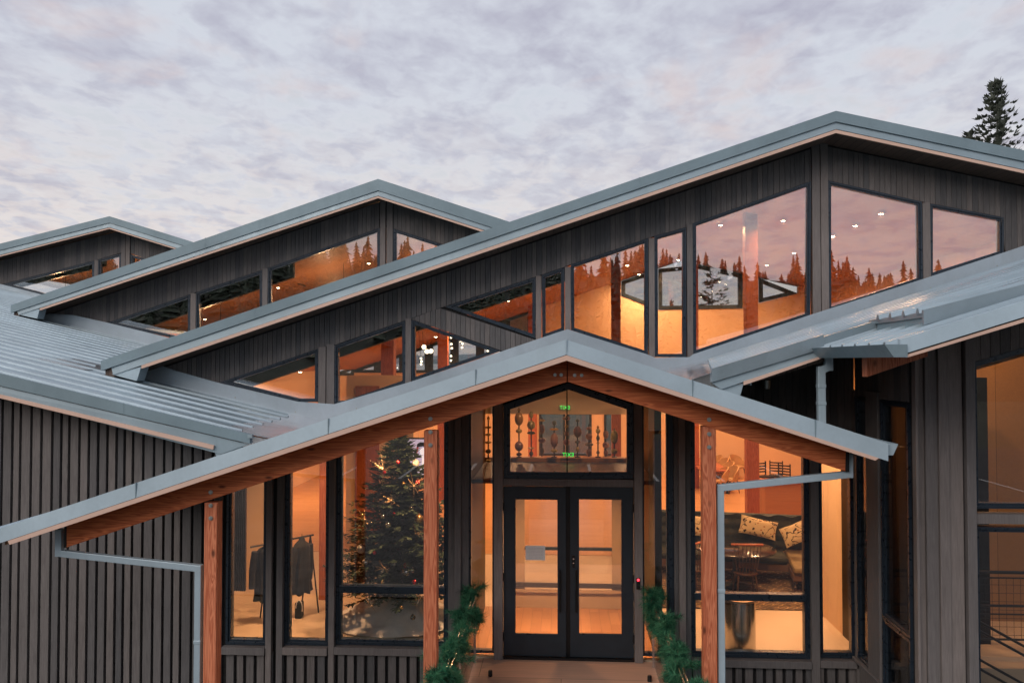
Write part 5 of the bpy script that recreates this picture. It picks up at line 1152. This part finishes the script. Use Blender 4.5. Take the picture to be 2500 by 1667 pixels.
v, f = grid_back(3.3, 1.12, 56, 14, .32, .16); mo('backrest', v, f, M['velvet'], so, True, (0, 0, 0))
box('seat_base', -1.65, 1.65, -.5, .36, .2, .34, M['sofaside'], so, .02); box('seat_cushion', -1.62, 1.0, -.54, .30, .342, .47, M['velvet'], so, .05); box('seat_cushion', 1.01, 1.62, -1.25, .30, .342, .47, M['seatgold'], so, .05)
box('chaise_base', 1.0, 1.65, -1.2, -.505, .2, .34, M['sofaside'], so, .02); box('armrest', 1.652, 1.80, -1.25, .48, .2, .78, M['sofaside'], so, .04); box('armrest', -1.80, -1.652, -.5, .48, .2, .78, M['sofaside'], so, .04)
for x, y in ((1.7, -1.15), (1.05, -1.12), (-1.7, -.42), (-1.7, .38), (1.7, .38), (.2, -.45)):
    b = MB(); lathe_leg(b, (x, y, .012), .19, .04); b.build('leg', M['darkwood'], so, True)
so.location = (SX, SY, 0); so.rotation_euler = (0, 0, SA); WO[so.name] = Vector((SX, SY, 0))
def cushmat():
    m, t, b, o = newmat('branch_print_cloth'); k = NB(t); w = k.n('ShaderNodeTexWave', wave_type='RINGS'); k.l(k.pos((1, 1, 1)), w.inputs['Vector']); w.inputs['Scale'].default_value = 2.4; w.inputs['Distortion'].default_value = 14; w.inputs['Detail'].default_value = 2.; w.inputs['Detail Scale'].default_value = 2.2
    vo = k.n('ShaderNodeTexVoronoi'); k.l(k.pos((1, 1, 1.4)), vo.inputs['Vector']); vo.inputs['Scale'].default_value = 9
    c = k.mix(k.rng(w.outputs['Fac'], .90, .95), (.74, .58, .33), (.05, .03, .02)); c = k.mix(k.rng(vo.outputs['Distance'], .16, .20, 1, 0), c, (.42, .16, .05)); k.l(c, b.inputs['Base Color']); b.inputs['Roughness'].default_value = .85; return m
M['cush'] = cushmat()
def cushion(c, w, h, th, rot, lab):
    n, m_ = 14, 10; v = []
    for s in (-1, 1):
        for j in range(m_ + 1):
            for i in range(n + 1):
                a, b_ = -1 + 2 * i / n, -1 + 2 * j / m_; k = (1 - abs(a) ** 2.6) ** .55 * (1 - abs(b_) ** 2.6) ** .55; pin = 1 - .07 * (1 - abs(b_)) * 0 - .06 * (1 - a * a) * 0; v.append(Vector((a * w / 2 * (1 - .06 * (1 - b_ * b_)), s * th / 2 * k, b_ * h / 2 * (1 - .08 * (1 - a * a)))))
    N = (n + 1) * (m_ + 1); f = []
    for s in range(2):
        for j in range(m_):
            for i in range(n): f.append(tuple(s * N + q for q in (j * (n + 1) + i, j * (n + 1) + i + 1, (j + 1) * (n + 1) + i + 1, (j + 1) * (n + 1) + i)))
    Rm_ = Matrix.Rotation(rot[2], 3, 'Z') @ Matrix.Rotation(rot[0], 3, 'X') @ Matrix.Rotation(rot[1], 3, 'Y'); o = mo('cushion', [Rm_ @ q + Vector(c) for q in v], f, M['cush'], None, True); tag(o, lab, 'cushion', 'printed cushions on the sofa')
cushion(P(1851, 1287, 16.25), .72, .36, .16, (R_(-14), R_(11), SA), 'long cream cushion printed with branches in the middle of the sofa')
cushion(P(1940, 1303, 15.9), .50, .40, .16, (R_(-20), R_(-28), SA - .4), 'cream printed cushion leaning at the chaise end of the sofa')
cushion(P(1700, 1283, 16.6), .50, .42, .16, (R_(-14), R_(3), SA), 'cream printed cushion at the left end of the sofa')
TXc, TYc = P(1795, 1327, 15.3).x, 15.3
o = empty('round_table', (TXc, TYc, 0), 'round black glossy table in front of the sofa', 'table'); b = MB(); b.lathe([(.0, .70), (.70, .70), (.74, .715), (.74, .735), (.72, .745), (.0, .746)], (TXc, TYc, 0), 36); b.build('table_top', simple('black_lacquer', (.012, .011, .011), .15, var=.1), o, True)
b = MB(); b.lathe([(.30, .02), (.28, .05), (.06, .10), (.05, .60), (.16, .698)], (TXc, TYc, 0), 16); b.build('pedestal', M['black'], o, True)
def windsor(lab):
    o = empty('spindle_chair', (0, 0, 0), lab, 'chair', 'spindle back chairs'); b = MB(); b.lathe([(.0, .40), (.20, .40), (.225, .43), (.215, .455), (.0, .45)], (0, 0, 0), 22); b.build('seat', M['darkwood'], o, True)
    for x, y in ((-.15, -.13), (.15, -.13), (-.15, .14), (.15, .14)):
        b = MB(); b.tube((x * 1.25, y * 1.3, .012), (x, y, .41), .015, .019, 8); b.build('leg', M['darkwood'], o, True)
    b = MB(); b.tube((-.17, 0, .2), (.17, 0, .2), .010, n=6); b.build('stretcher', M['darkwood'], o)
    for i in range(8):
        a = -1 + 2 * i / 7; b = MB(); b.tube((a * .17, -.17 + .05 * a * a, .44), (a * .245, -.27 + .09 * a * a, .97), .0085, .007, 6); b.build('spindle', M['darkwood'], o, True)
    b = MB()
    for i in range(10):
        a, c_ = -1.12 + 2.24 * i / 10, -1.12 + 2.24 * (i + 1) / 10; b.tube((a * .245, -.27 + .09 * a * a, .985 - .02 * a * a), (c_ * .245, -.27 + .09 * c_ * c_, .985 - .02 * c_ * c_), .022, n=8)
    b.build('top_rail', M['icol'], o, True); return o
w1 = windsor('dark spindle back chair turned away beside the round table'); p = PZ(1797, 1425, 0); w1.location = (p.x, 14.75, 0)
w2 = copy_tree(w1, None, (P(1690, 1400, 14.9).x, 14.9, 0), 1.0, 'dark spindle back chair half hidden behind the right post')
px_ = P(1806, 1500, 12.05).x; o = empty('steel_drum', (px_, 12.05, 0), 'brushed steel drum with a pale top just inside the right window', 'drum')
b = MB(); b.lathe([(.222, 0), (.226, .02), (.226, .71), (.222, .73)], (px_, 12.05, 0), 40); b.build('body', M['steel'], o, True); b = MB(); b.lathe([(.0, .731), (.235, .731), (.238, .745), (.232, .757), (.0, .758)], (px_, 12.05, 0), 40); b.build('lid', simple('maple_lid', (.60, .40, .22), .25, var=.1), o, True)
b = MB(); b.tube((px_ - .02, 12.05 - .227, .02), (px_ - .02, 12.05 - .227, .72), .004, n=6); b.build('joint_seam', M['black'], o)
# reception counter, dining furniture further back
xc0, xc1 = P(1868, 1200, 21.5).x, P(2020, 1200, 21.5).x
o = empty('counter', ((xc0 + xc1) / 2, 21.5, 0), 'long wooden counter behind the sofa', 'counter'); box('front', xc0, xc1, 21.5, 22.1, .006, 1.02, M['woodpanel'], o); box('top', xc0 - .05, xc1, 21.45, 22.15, 1.022, 1.06, M['icol'], o, .005)
M['tan'] = simple('tan_leather', (.50, .30, .13), .5, var=.12, vscale=6)
def tub(lab):
    o = empty('dining_chair', (0, 0, 0), lab, 'chair', 'tan dining chairs'); v = []; n, m_ = 16, 6
    for s, rr2 in ((0, .26), (1, .225)):
        for j in range(m_ + 1):
            for i in range(n + 1):
                a = R_(-20) + R_(220) * i / n; top_ = .50 + .36 * max(0, math.sin((a - R_(-20)) / R_(220) * math.pi)) ** .6; z = .43 + (top_ - .43) * j / m_; r = rr2 + .03 * j / m_; v.append((r * math.cos(a), r * math.sin(a), z))
    N = (n + 1) * (m_ + 1); f = []
    for s in range(2): f += [tuple(s * N + q for q in (j * (n + 1) + i, j * (n + 1) + i + 1, (j + 1) * (n + 1) + i + 1, (j + 1) * (n + 1) + i)) for j in range(m_) for i in range(n)]
    f += [(m_ * (n + 1) + i, m_ * (n + 1) + i + 1, N + m_ * (n + 1) + i + 1, N + m_ * (n + 1) + i) for i in range(n)] + [(j * (n + 1), (j + 1) * (n + 1), N + (j + 1) * (n + 1), N + j * (n + 1)) for j in range(m_)] + [(j * (n + 1) + n, (j + 1) * (n + 1) + n, N + (j + 1) * (n + 1) + n, N + j * (n + 1) + n) for j in range(m_)]
    mo('backrest', v, f, M['tan'], o, True, (0, 0, 0)); b = MB(); b.lathe([(.0, .38), (.24, .39), (.25, .44), (.22, .47), (.0, .475)], (0, 0, 0), 20); b.build('seat', M['tan'], o, True)
    for x, y in ((-.16, -.16), (.16, -.16), (-.16, .16), (.16, .16)):
        b = MB(); b.tube((x * 1.3, y * 1.3, .006), (x, y, .39), .012, .017, 8); b.build('leg', M['black'], o, True)
    return o
c0 = tub('tan dining chair nearest, seen between the post and the far column'); c0.location = (P(1782, 1160, 26.2).x, 26.2, 0); c0.rotation_euler = (0, 0, R_(-60))
for u, Y, rz, lab in ((1757, 26.0, -75, 'tan dining chair just right of the front post'), (1772, 27.4, -70, 'tan dining chair second along the table'), (1760, 28.4, -70, 'tan dining chair third along the table'), (1745, 29.2, -70, 'tan dining chair at the far end of the table'), (1800, 29.3, 30, 'tan dining chair at the small table by the rear wall')):
    copy_tree(c0, None, (P(u, 1160, Y).x, Y, 0), R_(rz), lab)
xt = P(1725, 1160, 27.5).x; o = empty('dining_table', (xt, 27.5, 0), 'long dining table left of the tan chairs', 'table'); box('table_top', xt - .45, xt + .45, 25.9, 29.2, .71, .755, M['icol'], o, .006)
for x in (xt - .38, xt + .38):
    for y in (26., 29.1): box('leg', x - .035, x + .035, y - .035, y + .035, .006, .708, M['black'], o)
def stool(lab):
    o = empty('bar_stool', (0, 0, 0), lab, 'stool', 'dark bar stools'); box('seat', -.2, .2, -.2, .2, .64, .70, M['black'], o, .015)
    for x, y in ((-.17, -.17), (.17, -.17), (-.17, .17), (.17, .17)):
        b = MB(); b.tube((x * 1.15, y * 1.15, .006), (x, y, .65), .017, .017, 6); b.build('leg', M['black'], o)
    b = MB(); b.tube((-.18, -.18, .25), (.18, -.18, .25), .012, n=6); b.tube((-.18, .18, .25), (.18, .18, .25), .012, n=6); b.build('foot_rail', M['black'], o)
    for i in range(4): box('back_slat', -.19, .19, .18, .20, .78 + i * .085, .82 + i * .085, M['black'], o)
    for x in (-.19, .19): box('back_post', x - .016, x + .016, .175, .205, .70, 1.12, M['black'], o)
    return o
s0 = stool('dark slat back stool beside the far red column'); s0.location = (P(1868, 1150, 25.2).x, 25.2, 0); s0.rotation_euler = (0, 0, .5)
copy_tree(s0, None, (P(1893, 1150, 25.4).x, 25.4, 0), -.4, 'dark slat back stool in the middle of the three'); copy_tree(s0, None, (P(1922, 1150, 25.0).x, 25., 0), 2.4, 'dark slat back stool nearest the window edge')

# spotlight trained on the tip of the christmas tree
sp0 = Vector((TX - .75, 12.45, 3.05)); o = empty('track_spotlight', sp0, 'small black spotlight aimed at the tip of the christmas tree', 'spotlight')
aim = Vector((TX - .05, TY, 2.55)) - sp0; b = MB(); b.tube(sp0 - aim.normalized() * .12, sp0, .045, .05, 12); b.build('housing', M['black'], o, True); b = MB(); b.tube(sp0 - aim.normalized() * .06, (sp0.x, sp0.y, 3.4), .01, n=6); b.build('stem', M['black'], o)
d = bpy.data.lights.new('track_spotlight_lamp', 'SPOT'); d.energy = 55; d.color = (1, .62, .30); d.spot_size = R_(42); d.spot_blend = .5; d.shadow_soft_size = .04; l = bpy.data.objects.new('track_spotlight_lamp', d); col.objects.link(l); l.parent = o; l.location = aim.normalized() * .02; l.rotation_euler = aim.to_track_quat('-Z', 'Y').to_euler()

qa, qb, qc, qd = P(2360, 910, 10.6), P(2620, 834, 10.6), P(2620, 813, 10.6), P(2360, 890, 10.6); yv = Vector((0, .2, 0))
hexa('rafter', [qa, qb, qc, qd], [qa + yv, qb + yv, qc + yv, qd + yv], M['ceil'], lodge)
